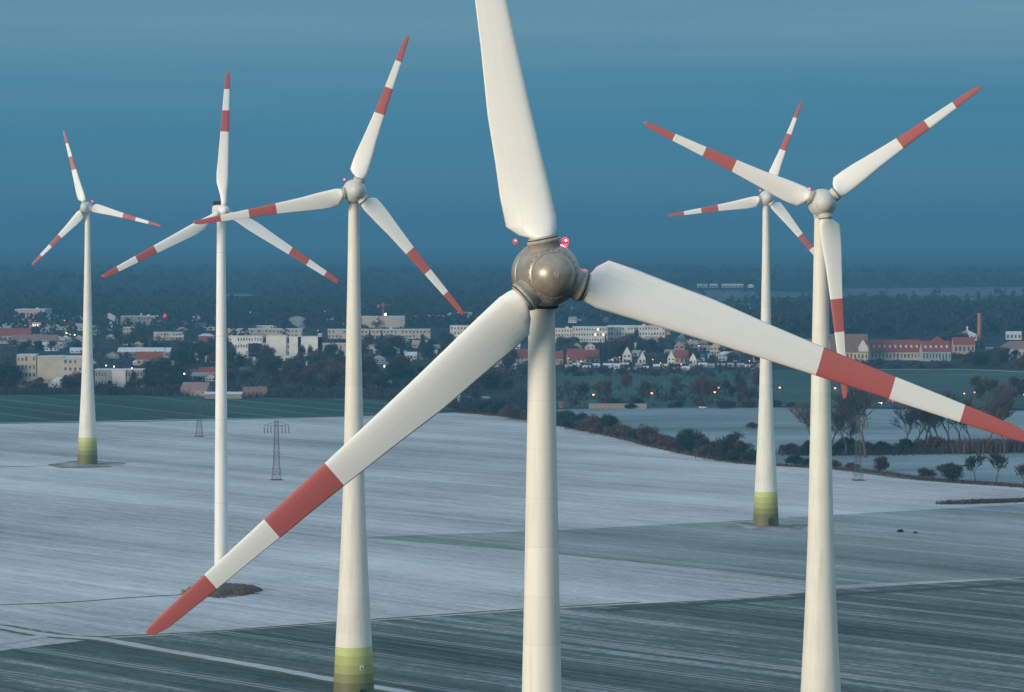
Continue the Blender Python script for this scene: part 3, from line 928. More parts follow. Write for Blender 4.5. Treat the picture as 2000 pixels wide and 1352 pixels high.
for (lb, a, b_, c_, d_, wl_, rf, rcc, rh) in RED:
    nw = max(2, int((b_ - a) / 7))
    B('house', lb, a, b_, c_, d_, wl_, rf, rcc, rh, (nw, 1 if d_ - c_ < 14 else 2), cat='house', group='houses of the settlement', chim=(rf == 'gable'))
LAND += [('the red-roofed houses', 1125, 712), ('the pointed white gables', 1240, 712), ('the broad red roof', 1332, 712), ('the purple-roofed house', 1460, 700)]
B('long_house', 'long yellow-cream house with huge brown roof between the two right-hand towers', 1534, 1592, 687, 705, 'yellow', 'gable', 'brown', 24, (6, 1), depth=18, cat='house', rz=.02, land='the huge brown roof')
B('house', 'narrow cream gable house left of the huge brown roof', 1504, 1519, 671, 694, 'yellow', 'front', 'brown', 9, (2, 2), cat='house')
mans = B('mansion', 'mansion with huge steep roof and pale gable right of the right-hand tower', 1624, 1697, 687, 706, 'yellow', 'gable', 'brown', 33, (10, 1), depth=22, cat='mansion', rz=-.05, land='the steep-roofed mansion')
s_ = ppm(706)
mb = MB(); w_ = 8; x_ = 27 / s_ ; mb.add([(x_ - 4, -11.3, 8), (x_ + 4, -11.3, 8), (x_ + 4, -11.3, 11.5), (x_, -11.3, 17.5), (x_ - 4, -11.3, 11.5), (x_ - 4, 2, 8), (x_ + 4, 2, 8), (x_ + 4, 2, 11.5), (x_, 2, 17.5), (x_ - 4, 2, 11.5)],
    [(0, 1, 2, 3, 4), (2, 7, 8, 3), (3, 8, 9, 4), (0, 4, 9, 5), (1, 6, 7, 2)])
mb.obj('dormer', wallm('white'), mans)
def dormers(t, w, n, y, z):
    for i in range(n):
        o = link('dormer', box_mesh('dormer', wallm('white')), t)
        o.scale = (1.6, 2.2, 2.0)
        o.location = (-w / 2 + (i + .5) * w / n, y, z)
lb_ = B('long_house', 'long cream house with red dormer roof right of the steep-roofed mansion', 1700, 1799, 687, 704, 'cream', 'gable', 'red', 22, (14, 1), depth=18, cat='house', rz=.02, land='the red dormer roof')
dormers(lb_, 40, 9, -5.0, 10.5)
lb_ = B('long_house', 'blue-grey walled house with red dormer roof below the red pyramid roof', 1801, 1857, 686, 706, 'blue', 'gable', 'red', 19, (9, 1), depth=16, cat='house', rz=.03)
dormers(lb_, 22, 5, -4.6, 11)
B('tower_house', 'square house with red pyramid roof rising above the dormer roofs', 1822, 1844, 669, 692, 'white', 'hip', 'red', 12, (3, 2), depth=10, cat='house', land='the red pyramid roof')
vi = B('villa', 'white villa with snowy hip roof and small cupola left of the brick chimney', 1875, 1908, 654, 666, 'white', 'hip', 'snow', 8, (5, 1), depth=15, cat='villa', land='the white cupola villa')
mb = MB(); mb.lathe([(10.0, .9), (12.6, .9), (12.7, 1.2), (13.6, .8), (14.4, .05)], 10); mb.obj('cupola', wallm('white'), vi)
B('house', 'red-roofed house half hidden by trees below the white cupola villa', 1862, 1904, 672, 692, 'pink', 'gable', 'red', 12, (5, 1), cat='house')
B('long_house', 'cream building with large hip roof cut by the right edge', 1955, 2030, 682, 702, 'cream', 'hip', 'purple', 15, (9, 1), depth=20, cat='house', land='the large hip roof')
B('low_building', 'low pale building left of the large hip roof', 1928, 1953, 680, 690, 'white', 'flat', 'snow', 0, (4, 1))
B('house', 'distant white snow-roofed house near the right edge behind the large hip roof', 1966, 1996, 652, 664, 'white', 'gable', 'snow', 4, (4, 1), cat='house')
B('farmhouse', 'farm building on the far snowy fields, leftmost of the row', 1362, 1382, 557, 562, 'grey', 'gable', 'snow', 2, (3, 1), group='far farm buildings')
B('farmhouse', 'second farm building from the left on the far snowy fields', 1386, 1402, 557, 562, 'grey', 'gable', 'snow', 2, (3, 1), group='far farm buildings')
B('farmhouse', 'longest farm building on the far snowy fields', 1410, 1452, 557, 562, 'tan', 'gable', 'snow', 2, (5, 1), group='far farm buildings')
B('farmhouse', 'small farm building right of the longest on the far snowy fields', 1461, 1472, 557, 562, 'white', 'front', 'snow', 2, (2, 1), group='far farm buildings')
B('house', 'lone white house left of the distant turbine tower above the settlement', 1457, 1467, 601, 608, 'bright', 'front', 'snow', 2, (2, 1), cat='house')
B('house', 'lone tiny white house right beside the other lone white house', 1470, 1478, 601, 608, 'white', 'front', 'snow', 2, (2, 1), cat='house')
B('house', 'lone white house above the steep-roofed mansion', 1664, 1684, 594, 600, 'white', 'gable', 'snow', 2, (3, 1), cat='house')
B('shed', 'white shed by the trees left of the grey-hubbed turbine tower', 866, 898, 776, 787, 'white', 'gable', 'snow', 3, (3, 1), cat='shed')
B('shed', 'low cream shed next to the white shed left of the grey-hubbed tower', 912, 955, 778, 788, 'stone', 'gable', 'thin', 2, (4, 1), cat='shed')
B('shop', 'low building with lit windows behind the round-hubbed turbine tower', 710, 795, 711, 722, 'dark', 'flat', 'thin', 0, (12, 1), lit=.3, land='the lit low building')
ob = B('kiosk', 'small bright orange kiosk at the roadside right of the grey-hubbed tower', 1093, 1099, 786, 797, 'brick', 'flat', 'brown', 0, (1, 1), depth=2.2, cat='kiosk', side=False)
B('barrier_wall', 'long tan barrier wall along the road behind the hedge', 1150, 1263, 790, 799, 'tan', 'flat', 'thin', 0, (0, 0), depth=.6, cat='wall', rz=0.0)
# filler roofs between the trees
FILL = [(345, 665, 26), (402, 662, 30), (150, 690, 28), (455, 703, 24), (510, 712, 30), (560, 705, 26), (720, 682, 30), (770, 690, 26), (820, 680, 30), (655, 712, 26), (1065, 735, 30), (960, 690, 26), (900, 700, 28), (365, 690, 26), (415, 700, 24), (1270, 700, 22), (1190, 726, 24), (750, 752, 28), (130, 645, 24), (180, 655, 24), (390, 640, 26)]
words = ['first', 'second', 'third', 'fourth', 'fifth', 'sixth', 'seventh', 'eighth', 'ninth', 'tenth', 'eleventh', 'twelfth', 'thirteenth', 'fourteenth', 'fifteenth', 'sixteenth', 'seventeenth', 'eighteenth', 'nineteenth', 'twentieth',
         'twenty-first', 'twenty-second', 'twenty-third', 'twenty-fourth', 'twenty-fifth', 'twenty-sixth', 'twenty-seventh', 'twenty-eighth', 'twenty-ninth', 'thirtieth'] + ['%d-th' % i for i in range(31, 120)]
rf_ = random.Random(91)
taken = [(o[1], o[2]) for o in LAND] + [(x, y) for x, y, w in FILL]
tries = 0
while len(FILL) < 180 and tries < 4000:
    tries += 1
    x, y = rf_.choice([(rf_.uniform(120, 440), rf_.uniform(640, 745)), (rf_.uniform(0, 160), rf_.uniform(628, 690)), (rf_.uniform(440, 1010), rf_.uniform(672, 750)), (rf_.uniform(1200, 1500), rf_.uniform(668, 712)), (rf_.uniform(0, 440), rf_.uniform(626, 700)), (rf_.uniform(640, 1010), rf_.uniform(622, 640)), (rf_.uniform(130, 440), rf_.uniform(622, 650)), (rf_.uniform(1086, 1500), rf_.uniform(618, 636)), (rf_.uniform(700, 1010), rf_.uniform(665, 720)), (rf_.uniform(1300, 1500), rf_.uniform(640, 690))])
    if all(abs(x - a) > 14 or abs(y - b) > 6 for a, b in taken):
        taken.append((x, y))
        FILL.append((x, y, rf_.uniform(15, 28) * (.6 + .4 * ppm(y) / 2.4)))
HG = {}
for x, y, w in FILL:
    rr = random.Random(int(x))
    rcx = rr.choice(['red', 'thin', 'purple', 'snow', 'slate', 'thin', 'snow'])
    L = min(LAND, key=lambda q: math.hypot(q[1] - x, (q[2] - y) * 2))
    rel = 'left of' if x < L[1] - 18 else 'right of' if x > L[1] + 18 else ('in front of' if y > L[2] else 'behind')
    HG.setdefault((rcx, rel, L[0]), []).append((x, y, w))
for (rcx, rel, lm), hs in HG.items():
    nm = {'red': 'red', 'thin': 'thinly snowed', 'purple': 'purple-brown', 'snow': 'snow-white', 'slate': 'dark slate'}[rcx]
    for i, (x, y, w) in enumerate(sorted(hs)):
        rr = random.Random(int(x * 3))
        od = '' if len(hs) == 1 else f', {words[i]} from left,'
        hh = rr.uniform(5, 9) * (.5 + .5 * ppm(y) / 2.6)
        B('house', f'small house with {nm} roof{od} {rel} {lm}', x - w / 2, x + w / 2, y - hh, y, rr.choice(['cream', 'white', 'bright', 'pink', 'grey', 'white']), rr.choice(['gable', 'gable', 'hip', 'front']), rcx, rr.uniform(4, 8) * (.5 + .5 * ppm(y) / 2.6), (3, 1), cat='house', group='small houses among the town trees')
# garden sheds
rs = random.Random(12)
shed_mesh = {}
SX = []
x = 1104
while x < 1480:
    SX.append((x, 717 + rs.uniform(0, 9), rs.uniform(10, 18), rs.uniform(4, 6.5)))
    x += rs.uniform(13, 22)
for i, (x, y, w, h) in enumerate(SX):
    B('garden_shed', f'garden shed with snowy roof, {words[i]} from left in the row below the settlement', x, x + w, y - h, y, rs.choice(['white', 'cream', 'tan', 'dark']), 'gable', rs.choice(['snow', 'snow', 'thin']), 3, (1, 1), depth=4.5, cat='shed', group='garden sheds below the settlement')
LAND += [('the garden sheds', 1180, 724), ('the garden sheds below the broad roof', 1340, 722)]

# brick chimney, crane, smoke
def chimney():
    c = G(1913, 664); s = ppm(664)
    h = (664 - 612) / s
    t = thing('factory_chimney', c, 'tall round orange brick chimney right of the white cupola villa', 'chimney')
    mb = MB(); mb.lathe([(0, 2.3), (h * .5, 2.05), (h - 1.2, 1.8), (h - 1.2, 2.0), (h, 2.0), (h, 1.3), (h - 2, 1.3)], 20)
    mb.obj('stack', mat('orange chimney brick', (.36, .15, .09), .9, .2, .6), t)
    mb = MB(); mb.box(-3.2, 3.2, -3.2, 3.2, 0, 3.4); mb.obj('base', wallm('brick'), t)
chimney()
def crane():
    c = G(748, 641); s = ppm(641)
    h = (641 - 590) / s
    t = thing('construction_crane', c, 'slender orange-red crane with a bright white light in front of the pale hall', 'crane')
    mb = MB()
    for a, b in ((-1, -1), (1, -1), (1, 1), (-1, 1)):
        mb.tube((a * .8, b * .8, 0), (a * .8, b * .8, h), .16, .16, 4)
    n = 9
    for i in range(n):
        z0, z1 = h * i / n, h * (i + 1) / n
        for (a, b) in (((-.8, -.8), (.8, -.8)), ((.8, -.8), (.8, .8)), ((.8, .8), (-.8, .8)), ((-.8, .8), (-.8, -.8))):
            mb.tube((*a, z0), (*b, z1), .1, .1, 4)
    om = mat('orange crane paint', (.42, .16, .09), .6)
    mb.obj('mast', om, t)
    mb = MB()
    z = h * .86
    mb.tube((-6.5, 0, z), (8, 6, z + .5), .3, .2, 4); mb.tube((-6.5, 0, z + 1.2), (8, 6, z + 1.2), .15, .15, 4)
    for i in range(8):
        f0 = i / 8; f1 = (i + .5) / 8
        mb.tube((-6.5 + 14.5 * f0, 6 * f0, z), (-6.5 + 14.5 * f1, 6 * f1, z + 1.2), .08, .08, 4)
    mb.obj('jib', om, t)
    mb = MB(); mb.box(-6.6, -3.6, -.9, .9, z - 2.2, z); mb.obj('counterweight', mat('faded red block', (.36, .09, .08), .8), t)
    mb = MB(); mb.lathe([(0, .01), (.5, .9), (1.3, 1.2), (2.1, .9), (2.6, .01)], 12, off=(3.0, -1.2, (641 - 614) / s - 1.3))
    mb.obj('floodlight', mat('bright floodlight', (1.0, .78, .5), .3, .05, 1, emit=14.0), t, True)
crane()
def smoke():
    c = G(586, 694); s = ppm(694)
    mb = MB(); n, K = 24, 22
    vs, fs = [], []
    z0, z1 = (694 - 650) / s, (694 - 617) / s
    for k in range(K + 1):
        t = k / K
        r = .8 + 7.5 * t ** .8
        if k == K: r = .4
        elif k > K - 5: r *= (1 - ((k - (K - 5)) / 5) ** 2 * .75)
        for i in range(n):
            a = 2 * math.pi * i / n
            q = r * (1 + .55 * mnoise.noise((math.cos(a) * 1.3, math.sin(a) * 1.3, t * 5)))
            vs.append((q * math.cos(a) - 3.0 * t + 1.2 * math.sin(t * 6), q * math.sin(a), z0 + (z1 - z0) * t))
    for k in range(K):
        for i in range(n):
            j = (i + 1) % n
            fs.append((k * n + i, k * n + j, (k + 1) * n + j, (k + 1) * n + i))
    fs.append(tuple(range(n - 1, -1, -1))); fs.append(tuple(K * n + i for i in range(n)))
    mb.add(vs, fs)
    k = NT('chimney smoke')
    k.t.nodes.remove(k.b)
    v = k.n('ShaderNodeVolumePrincipled')
    v.inputs['Color'].default_value = (.85, .88, .92, 1)
    v.inputs['Density'].default_value = .055
    k.t.links.new(v.outputs[0], k.o.inputs['Volume'])
    o = mb.obj('smoke', k.mat, None, True)
    o.location = (c.x, c.y + 2, 0)
    tag(o, 'pale smoke plume rising from the white stepped complex', 'smoke', None, 'stuff')
smoke()

# ------------------------------------------------------------------ pylons
def pylon_thing(px, py, hpx, label, wide=1.0):
    c = G(px, py); s = ppm(py); h = hpx / s
    t = thing('pylon', c, label, 'pylon', 'lattice pylons on the snowy field', rad(14))
    th = .05
    def half(z):
        f_ = z / h
        return 1.8 - (1.8 - 1.15) * min(f_ / .30, 1) if f_ < .30 else 1.15 - .5 * (f_ - .30) / .70
    mb = MB()
    lv = [0, .10, .2, .30, .38, .46, .54, .62, .70, .78, .86, .94, 1.0]
    for a, b in zip(lv, lv[1:]):
        za, zb = a * h, b * h
        ha, hb_ = half(za), half(zb)
        co = [(-1, -1), (1, -1), (1, 1), (-1, 1)]
        for i in range(4):
            p, q = co[i], co[(i + 1) % 4]
            mb.tube((p[0] * ha, p[1] * ha, za), (p[0] * hb_, p[1] * hb_, zb), th * 1.3, th * 1.3, 4)
            mb.tube((p[0] * ha, p[1] * ha, za), (q[0] * hb_, q[1] * hb_, zb), th, th, 4)
            mb.tube((q[0] * ha, q[1] * ha, za), (p[0] * hb_, p[1] * hb_, zb), th, th, 4)
            mb.tube((p[0] * hb_, p[1] * hb_, zb), (q[0] * hb_, q[1] * hb_, zb), th, th, 4)
    mb.obj('lattice_mast', M_DARKST, t)
    za = h * .93
    arms = MB()
    L = 5.3 * wide
    for sg in (-1, 1):
        for y in (-.4, .4):
            arms.tube((0, y, za - .5), (sg * L, 0, za), .1, .08, 4)
            arms.tube((0, y, za + 1.3), (sg * L, 0, za), .08, .08, 4)
        for i in range(6):
            f0 = i / 6
            arms.tube((sg * L * f0, -.4 * (1 - f0), za - .5 + .5 * f0), (sg * L * (f0 + .12), .4 * (1 - f0), za - .5 + .5 * (f0 + .12)), .05, .05, 4)
    arms.obj('crossarm', M_DARKST, t)
    for sg in (-1, 1):
        for q in (.44, .70, .97):
            ins = MB()
            x = sg * L * q
            ins.tube((x, 0, za), (x, 0, za - .6), .05, .05, 4)
            for i in range(7):
                z = za - .6 - .42 * i
                ins.lathe([(z, .05), (z - .05, .19), (z - .3, .16), (z - .42, .06)], 8, off=(x, 0, 0))
            ins.obj('insulator', M_RUBBER, t)
    ft = MB(); ft.box(-2.2, 2.2, -2.2, 2.2, 0.02, .35)
    ft.obj('base', mat('brown soil pedestal', (.085, .06, .05), 1.0, .5, 1.0), t)
pylon_thing(540, 938, 116, 'taller lattice pylon standing between the slim white and round-hubbed towers')
pylon_thing(389, 853, 74, 'small lattice pylon left of the slim white tower at the field edge', .9)
pylon_thing(1676, 939, 128, 'lattice pylon in front of the bare trees right of the right-hand tower', .8)

# ------------------------------------------------------------------ trees
M_BARK = mat('dark bark', (0.05, 0.04, 0.033), .95, .3, 1.0)
M_TWIG = mat('bare winter twigs', (0.040, 0.032, 0.028), .95, .45, .6)
M_TWIGR = mat('reddish winter twigs', (0.085, 0.047, 0.036), .95, .45, .6)
M_LEAFD = mat('dark evergreen foliage', (0.020, 0.034, 0.026), .9, .5, .5)
M_NEEDLE = mat('conifer needles', (0.012, 0.028, 0.023), .9, .5, .5)
M_PALEB = mat('pale grey branches', (0.085, 0.068, 0.055), .95, .3, .6)
def twig_crown(seed, n, rx, rz, zc, size, clumps=14, thin=.24, up=.5):
    rr = random.Random(seed)
    mb = MB()
    cl = []
    for i in range(clumps):
        while True:
            p = Vector((rr.uniform(-1, 1), rr.uniform(-1, 1), rr.uniform(-1, 1)))
            if p.length < 1: break
        cl.append((p * .72, rr.uniform(.25, .5)))
    for i in range(n):
        c, cr = rr.choice(cl)
        d = Vector((rr.gauss(0, 1), rr.gauss(0, 1), rr.gauss(0, 1))).normalized()
        p = c + d * cr * rr.random() ** .45
        if p.length > 1.08: p *= 1.05 / p.length
        P = Vector((p.x * rx, p.y * rx, zc + p.z * rz))
        o = (Vector((p.x, p.y, p.z * .6 + up)) + Vector((rr.gauss(0, .55), rr.gauss(0, .55), rr.gauss(0, .55)))).normalized()
        l = size * rr.uniform(.6, 1.4)
        w = o.orthogonal().normalized()
        w.rotate(Matrix.Rotation(rr.uniform(0, 6.28), 3, o))
        w *= l * thin
        mb.add([P - w, P + w, P + o * l], [(0, 1, 2)])
    return mb, cl
def trunk_mesh(cl, rx, rz, zc, r0, seed):
    rr = random.Random(seed)
    mb = MB()
    top = zc + rz * .2
    mb.tube((0, 0, -.3), (0, 0, zc * .5), r0 * 1.25, r0, 7)
    mb.tube((0, 0, zc * .5), (0, 0, top), r0, r0 * .4, 6)
    for c, cr in cl:
        b = Vector((0, 0, zc * rr.uniform(.45, .85)))
        e = Vector((c.x * rx, c.y * rx, zc + c.z * rz))
        m = b.lerp(e, .5) + Vector((0, 0, -.3))
        mb.tube(b, m, r0 * .42, r0 * .28, 5)
        mb.tube(m, e, r0 * .28, r0 * .08, 4)
    return mb
PROTO = {}
def reg(kind, i, h, crown, cm, trunk, tm):
    PROTO.setdefault(kind, []).append((h, crown.mesh('crown', cm), trunk.mesh('trunk', tm) if trunk else None))
for i in range(5):
    rz = 4.4 + (i % 3) * .7
    rx = 3.6 + (i % 2) * 1.1
    zc = 2.6 + rz
    c, cl = twig_crown(100 + i, 1500, rx, rz, zc, 1.25, 18, .085, .7)
    reg('bare', i, zc + rz, c, M_TWIGR if i in (1, 3) else M_TWIG, trunk_mesh(cl, rx, rz, zc, .28, i), M_BARK)
for i in range(4):
    c, cl = twig_crown(200 + i, 3400, 4.6 + i * .4, 4.4, 5.0, 1.0, 24, .13, .5)
    reg('leafy', i, 9.4, c, [M_TWIG, M_LEAFD, M_TWIGR, M_LEAFD][i], trunk_mesh(cl, 4.4, 4.4, 5.0, .25, i), M_BARK)
for i in range(4):
    c, cl = twig_crown(300 + i, 2200, 3.0 + .5 * i, 1.9, 1.75, .8, 16, .12, .6)
    reg('bush', i, 3.7, c, [M_TWIGR, M_LEAFD, M_TWIGR, M_TWIG][i], None, None)
for i in range(3):
    rr = random.Random(400 + i)
    mb = MB()
    Hc = 12.0
    for k in range(26):
        z = 1.0 + (Hc - 1.2) * k / 26
        rad_ = (2.7 + .4 * (i % 2)) * (1 - k / 27) ** .85
        for q in range(int(9 + rad_ * 9)):
            a = rr.uniform(0, 6.28)
            l = rad_ * rr.uniform(.55, 1.12)
            p0 = Vector((0, 0, z + .4)); p1 = Vector((math.cos(a) * l, math.sin(a) * l, z - .25 * l + rr.uniform(-.2, .2)))
            w = Vector((-math.sin(a), math.cos(a), rr.uniform(-.4, .4))) * (.14 + .2 * rad_ / 3)
            mid = p0.lerp(p1, .55)
            mb.add([mid - w, mid + w, p1], [(0, 1, 2)])
            mb.add([p0, mid + w, mid - w], [(0, 1, 2)])
    t = MB(); t.tube((0, 0, -.3), (0, 0, Hc * .95), .25, .04, 6)
    reg('conifer', i, Hc, mb, M_NEEDLE, t, M_BARK)
def bare_branching(seed, H, spread, levels=5):
    """an upright winter tree grown branch by branch: thick limbs in the trunk mesh, thin ones in the crown"""
    rr = random.Random(seed)
    tr, cr = MB(), MB()
    def grow(p, d, L, r, lv):
        n = 3 if lv < 2 else 2
        q = p
        for i in range(n):
            d2 = (d + Vector((rr.gauss(0, .10), rr.gauss(0, .10), .07))).normalized()
            e = q + d2 * (L / n)
            r2 = r * (1 - .22 / n * (i + 1))
            (tr if lv < 2 else cr).tube(q, e, r, r2, 6 if lv < 1 else 4 if lv < 3 else 3)
            if lv >= 1 and i < n - 1 and lv < levels:
                side(e, d2, L * .6, r2 * .5, lv + 1)
            q, d, r = e, d2, r2
        if lv < levels:
            for _ in range(3 if lv < 3 else 2):
                side(q, d, L * rr.uniform(.62, .82), r * .66, lv + 1)
    def side(p, d, L, r, lv):
        u = d.orthogonal().normalized()
        u.rotate(Matrix.Rotation(rr.uniform(0, 6.283), 3, d))
        nd = (d + u * rr.uniform(.28, .62) * spread).normalized()
        grow(p, nd, L, max(r, .055), lv)
    grow(Vector((0, 0, -.2)), Vector((0, 0, 1)), H * .24, H * .014, 0)
    zmax = max(v[2] for v in cr.v)
    return tr, cr, zmax
for i in range(4):
    tr, cr, zm = bare_branching(500 + i, 26.0, .8 + .12 * i, 6)
    reg('poplar', i, zm, cr, M_PALEB, tr, M_PALEB)
for i in range(2):
    tr, cr, zm = bare_branching(530 + i, 12.0, 1.25, 6)
    reg('branchy', i, zm, cr, M_TWIG, tr, M_BARK)

TREES = []
NAMES = {'bare': ('bare_tree', 'bare dark winter tree', 'tree'), 'leafy': ('broadleaf_tree', 'dense dark rounded tree', 'tree'), 'bush': ('bush', 'low dark bush', 'bush'), 'conifer': ('conifer_tree', 'dark pointed conifer', 'tree'),
         'poplar': ('poplar_tree', 'tall upright leafless tree', 'tree'), 'branchy': ('bare_tree', 'leafless tree with open spreading branches', 'tree')}
rt = random.Random(21)
def tree(kind, px, py, hpx, label=None, group=None, wide=1.0, idx=None, cat=None):
    TREES.append(dict(kind=kind, px=px, py=py, h=hpx, label=label, group=group, wide=wide, idx=rt.randrange(9) if idx is None else idx))
def scatter(x0, x1, y0, y1, n, h0, h1, kinds, wide=1.0):
    for i in range(n):
        tree(rt.choice(kinds), rt.uniform(x0, x1), rt.uniform(y0, y1), rt.uniform(h0, h1), wide=wide * rt.uniform(.85, 1.25))
# hand-placed trees and bushes
HAND = [('conifer', 106, 752, 36, 'pointed dark conifer directly in front of the large cream apartment block'), ('conifer', 224, 756, 18, 'small conifer in front of the white school panel'), ('conifer', 236, 757, 15, 'smallest conifer before the white school panel'),
        ('leafy', 1720, 922, 32, 'single round dark bush-like tree on the ditch line right of the right-hand tower'), ('bush', 1809, 932, 17, 'small lone bush on the ditch line in the snow'),
        ('leafy', 1862, 941, 40, 'dense reddish-dark round tree left of the two branching trees'), ('branchy', 1906, 943, 60, 'thick crooked leafless tree in the middle of the lower right group'), ('branchy', 1946, 941, 60, 'slim leafless tree on the right of the lower right group'),
        ('branchy', 2000, 950, 46, 'leafless tree cut by the right edge on the ditch line'), ('bush', 1470, 838, 14, 'lone dark bush left of the distant turbine tower in the valley snow'),
        ('bush', 1846, 925, 20, 'pale thin bush left of the lower right tree group'),
        ('leafy', 1350, 886, 52, 'tall rounded hedge tree in the middle of the field hedge'), ('leafy', 1418, 900, 50, 'big hedge tree left of the distant turbine tower'), ('leafy', 1450, 903, 44, 'hedge tree touching the distant turbine tower'),
        ('branchy', 1432, 900, 60, 'taller thin-twigged tree rising out of the hedge by the distant tower'),
        ('leafy', 1264, 866, 38, 'small round-headed tree standing alone in the hedge'), ('leafy', 1190, 850, 42, 'bulky hedge tree at the thick end of the hedge'), ('leafy', 1160, 846, 38, 'second bulky tree from the thick end of the hedge'), ('leafy', 1133, 840, 36, 'third bulky tree from the thick end of the hedge'),
        ('leafy', 1105, 833, 34, 'hedge tree immediately right of the grey-hubbed tower'), ('bush', 1230, 858, 20, 'low bush left of the lone round-headed hedge tree'), ('bush', 1290, 872, 22, 'low bush right of the lone round-headed hedge tree'), ('bush', 1312, 877, 16, 'lower bush left of the tall rounded hedge tree'),
        ('leafy', 1335, 884, 36, 'smaller tree at the left foot of the tall rounded hedge tree'), ('leafy', 1372, 889, 34, 'smaller tree at the right foot of the tall rounded hedge tree'), ('bush', 1395, 895, 26, 'reddish bush between the two big hedge trees'),
        ('leafy', 1402, 897, 38, 'dark hedge tree left of the thin-twigged one'), ('leafy', 1472, 905, 30, 'low hedge tree behind the distant turbine tower'),
        ('bush', 1553, 910, 20, 'dark bush between the two right-hand towers'), ('bush', 1580, 912, 16, 'dark low bush touching the right-hand tower on its left'), ('bush', 1628, 915, 18, 'dark low bush touching the right-hand tower on its right'),
        ('bush', 1666, 918, 14, 'low bush at the foot of the right lattice pylon'), ('bush', 1760, 1040, 5.5, 'dark tussock on the snowy access path'), ('bush', 1787, 1042, 3.5, 'tiny tussock right of the dark tussock on the path'),
        ('conifer', 376, 716, 52, 'tall dark conifer left of the slim white tower above the red roof'), ('conifer', 366, 712, 42, 'shorter conifer beside the tall dark one left of the slim white tower'), ('conifer', 1918, 702, 46, 'dark conifer below the brick chimney'), ('conifer', 1908, 700, 36, 'second conifer below the brick chimney'),
        ('conifer', 1183, 704, 52, 'tallest conifer in front of the longest panel block'), ('conifer', 1195, 706, 44, 'second conifer in front of the longest panel block'), ('conifer', 1172, 702, 38, 'third conifer in front of the longest panel block'),
        ('leafy', 1210, 702, 46, 'broad dark tree right of the panel-block conifers'), ('conifer', 534, 657, 17, 'small dark conifer before the long pale office block'), ('conifer', 722, 668, 26, 'pointed conifer right of the round-hubbed tower'), ('conifer', 746, 668, 24, 'second pointed conifer right of the round-hubbed tower'),
        ('conifer', 1555, 706, 12, 'small conifer before the yellow-cream house'), ('conifer', 1572, 706, 14, 'slim conifer before the yellow-cream house')]
for k_, x, y, h, lb in HAND:
    tree(k_, x, y, h, lb, wide=1.9 if h < 6 else 1.1 if k_ in ('leafy', 'bush') else 1.0)
# hedge filler along the verge
hx = [(905, 802), (930, 806), (955, 808), (980, 812), (1003, 815), (1020, 819), (1045, 823), (1070, 828), (1088, 831), (1120, 838), (1148, 842), (1175, 848), (1205, 852), (1218, 855), (1245, 862), (1280, 870), (1305, 875), (1385, 893), (1440, 903), (1460, 904)]
for i, (x, y) in enumerate(hx):
    tree('bush', x, y, 26 if x < 1100 else 22, f'hedge bush, {words[i]} from the left end of the long field hedge', 'bushes of the field hedge', 1.25)
# bare poplars in the valley
PX = [(1588, 884, 92), (1618, 886, 104), (1652, 890, 90), (1690, 894, 136), (1768, 880, 84), (1786, 882, 104), (1805, 880, 96), (1822, 882, 112), (1840, 880, 92), (1858, 881, 106), (1876, 879, 98), (1896, 878, 88), (1650, 884, 60), (1925, 884, 110), (1962, 886, 100)]
for i, (x, y, h) in enumerate(sorted(PX)):
    tree('poplar', x, y, h * 1.16, f'tall upright leafless tree, {words[i]} from left in the row behind the ditch', 'tall leafless trees of the valley', 1.25)
PB = [(1540, 886), (1562, 887), (1584, 886), (1630, 888), (1655, 887), (1672, 886), (1700, 886), (1722, 884), (1745, 884), (1766, 883), (1790, 883), (1815, 883), (1838, 882), (1862, 882)]
for i, (x, y) in enumerate(PB):
    tree('bush', x, y, [20, 15, 24, 17, 30, 14, 22][i % 7], f'dark undergrowth bush, {words[i]} from left below the tall leafless trees', 'undergrowth below the tall leafless trees', 1.05)
# town trees
scatter(0, 30, 756, 766, 6, 36, 58, ['leafy', 'bare', 'conifer'])
scatter(36, 92, 757, 766, 6, 14, 24, ['bare', 'bush'])
scatter(128, 160, 760, 768, 5, 28, 46, ['leafy', 'bare'])
scatter(0, 160, 682, 692, 10, 16, 24, ['bare', 'leafy'])
scatter(255, 352, 735, 768, 18, 28, 44, ['bare', 'leafy', 'leafy'])
scatter(190, 345, 760, 772, 12, 10, 20, ['bush', 'bare'])
scatter(215, 300, 672, 692, 9, 22, 36, ['leafy', 'bare', 'conifer'])
scatter(330, 440, 690, 735, 14, 26, 40, ['leafy', 'bare', 'conifer'])
scatter(440, 700, 702, 732, 30, 24, 38, ['bare', 'leafy', 'bare'])
scatter(525, 700, 735, 768, 24, 32, 50, ['bare', 'bare', 'leafy'])
scatter(440, 480, 735, 758, 6, 22, 34, ['leafy', 'bare'])
scatter(700, 880, 672, 705, 22, 26, 38, ['leafy', 'bare', 'conifer'])
scatter(715, 880, 730, 770, 18, 26, 44, ['bare', 'leafy'])
scatter(860, 1030, 700, 795, 24, 28, 42, ['bare', 'leafy'])
scatter(1086, 1160, 672, 700, 5, 18, 28, ['leafy', 'bare'])
scatter(1225, 1300, 672, 700, 9, 20, 34, ['bare', 'leafy'])
scatter(1300, 1500, 668, 712, 14, 16, 26, ['bare', 'leafy'])
scatter(1100, 1500, 726, 736, 18, 9, 15, ['bush', 'bare'])
scatter(1090, 1480, 768, 796, 30, 30, 56, ['bare', 'branchy', 'poplar', 'bare'], .8)
scatter(1190, 1560, 793, 799, 14, 10, 18, ['bush'])
scatter(1700, 1900, 664, 682, 10, 16, 26, ['leafy', 'bare'])
scatter(1858, 2010, 706, 724, 18, 22, 36, ['bare', 'leafy'])
scatter(1700, 1860, 712, 722, 8, 8, 14, ['bush'])
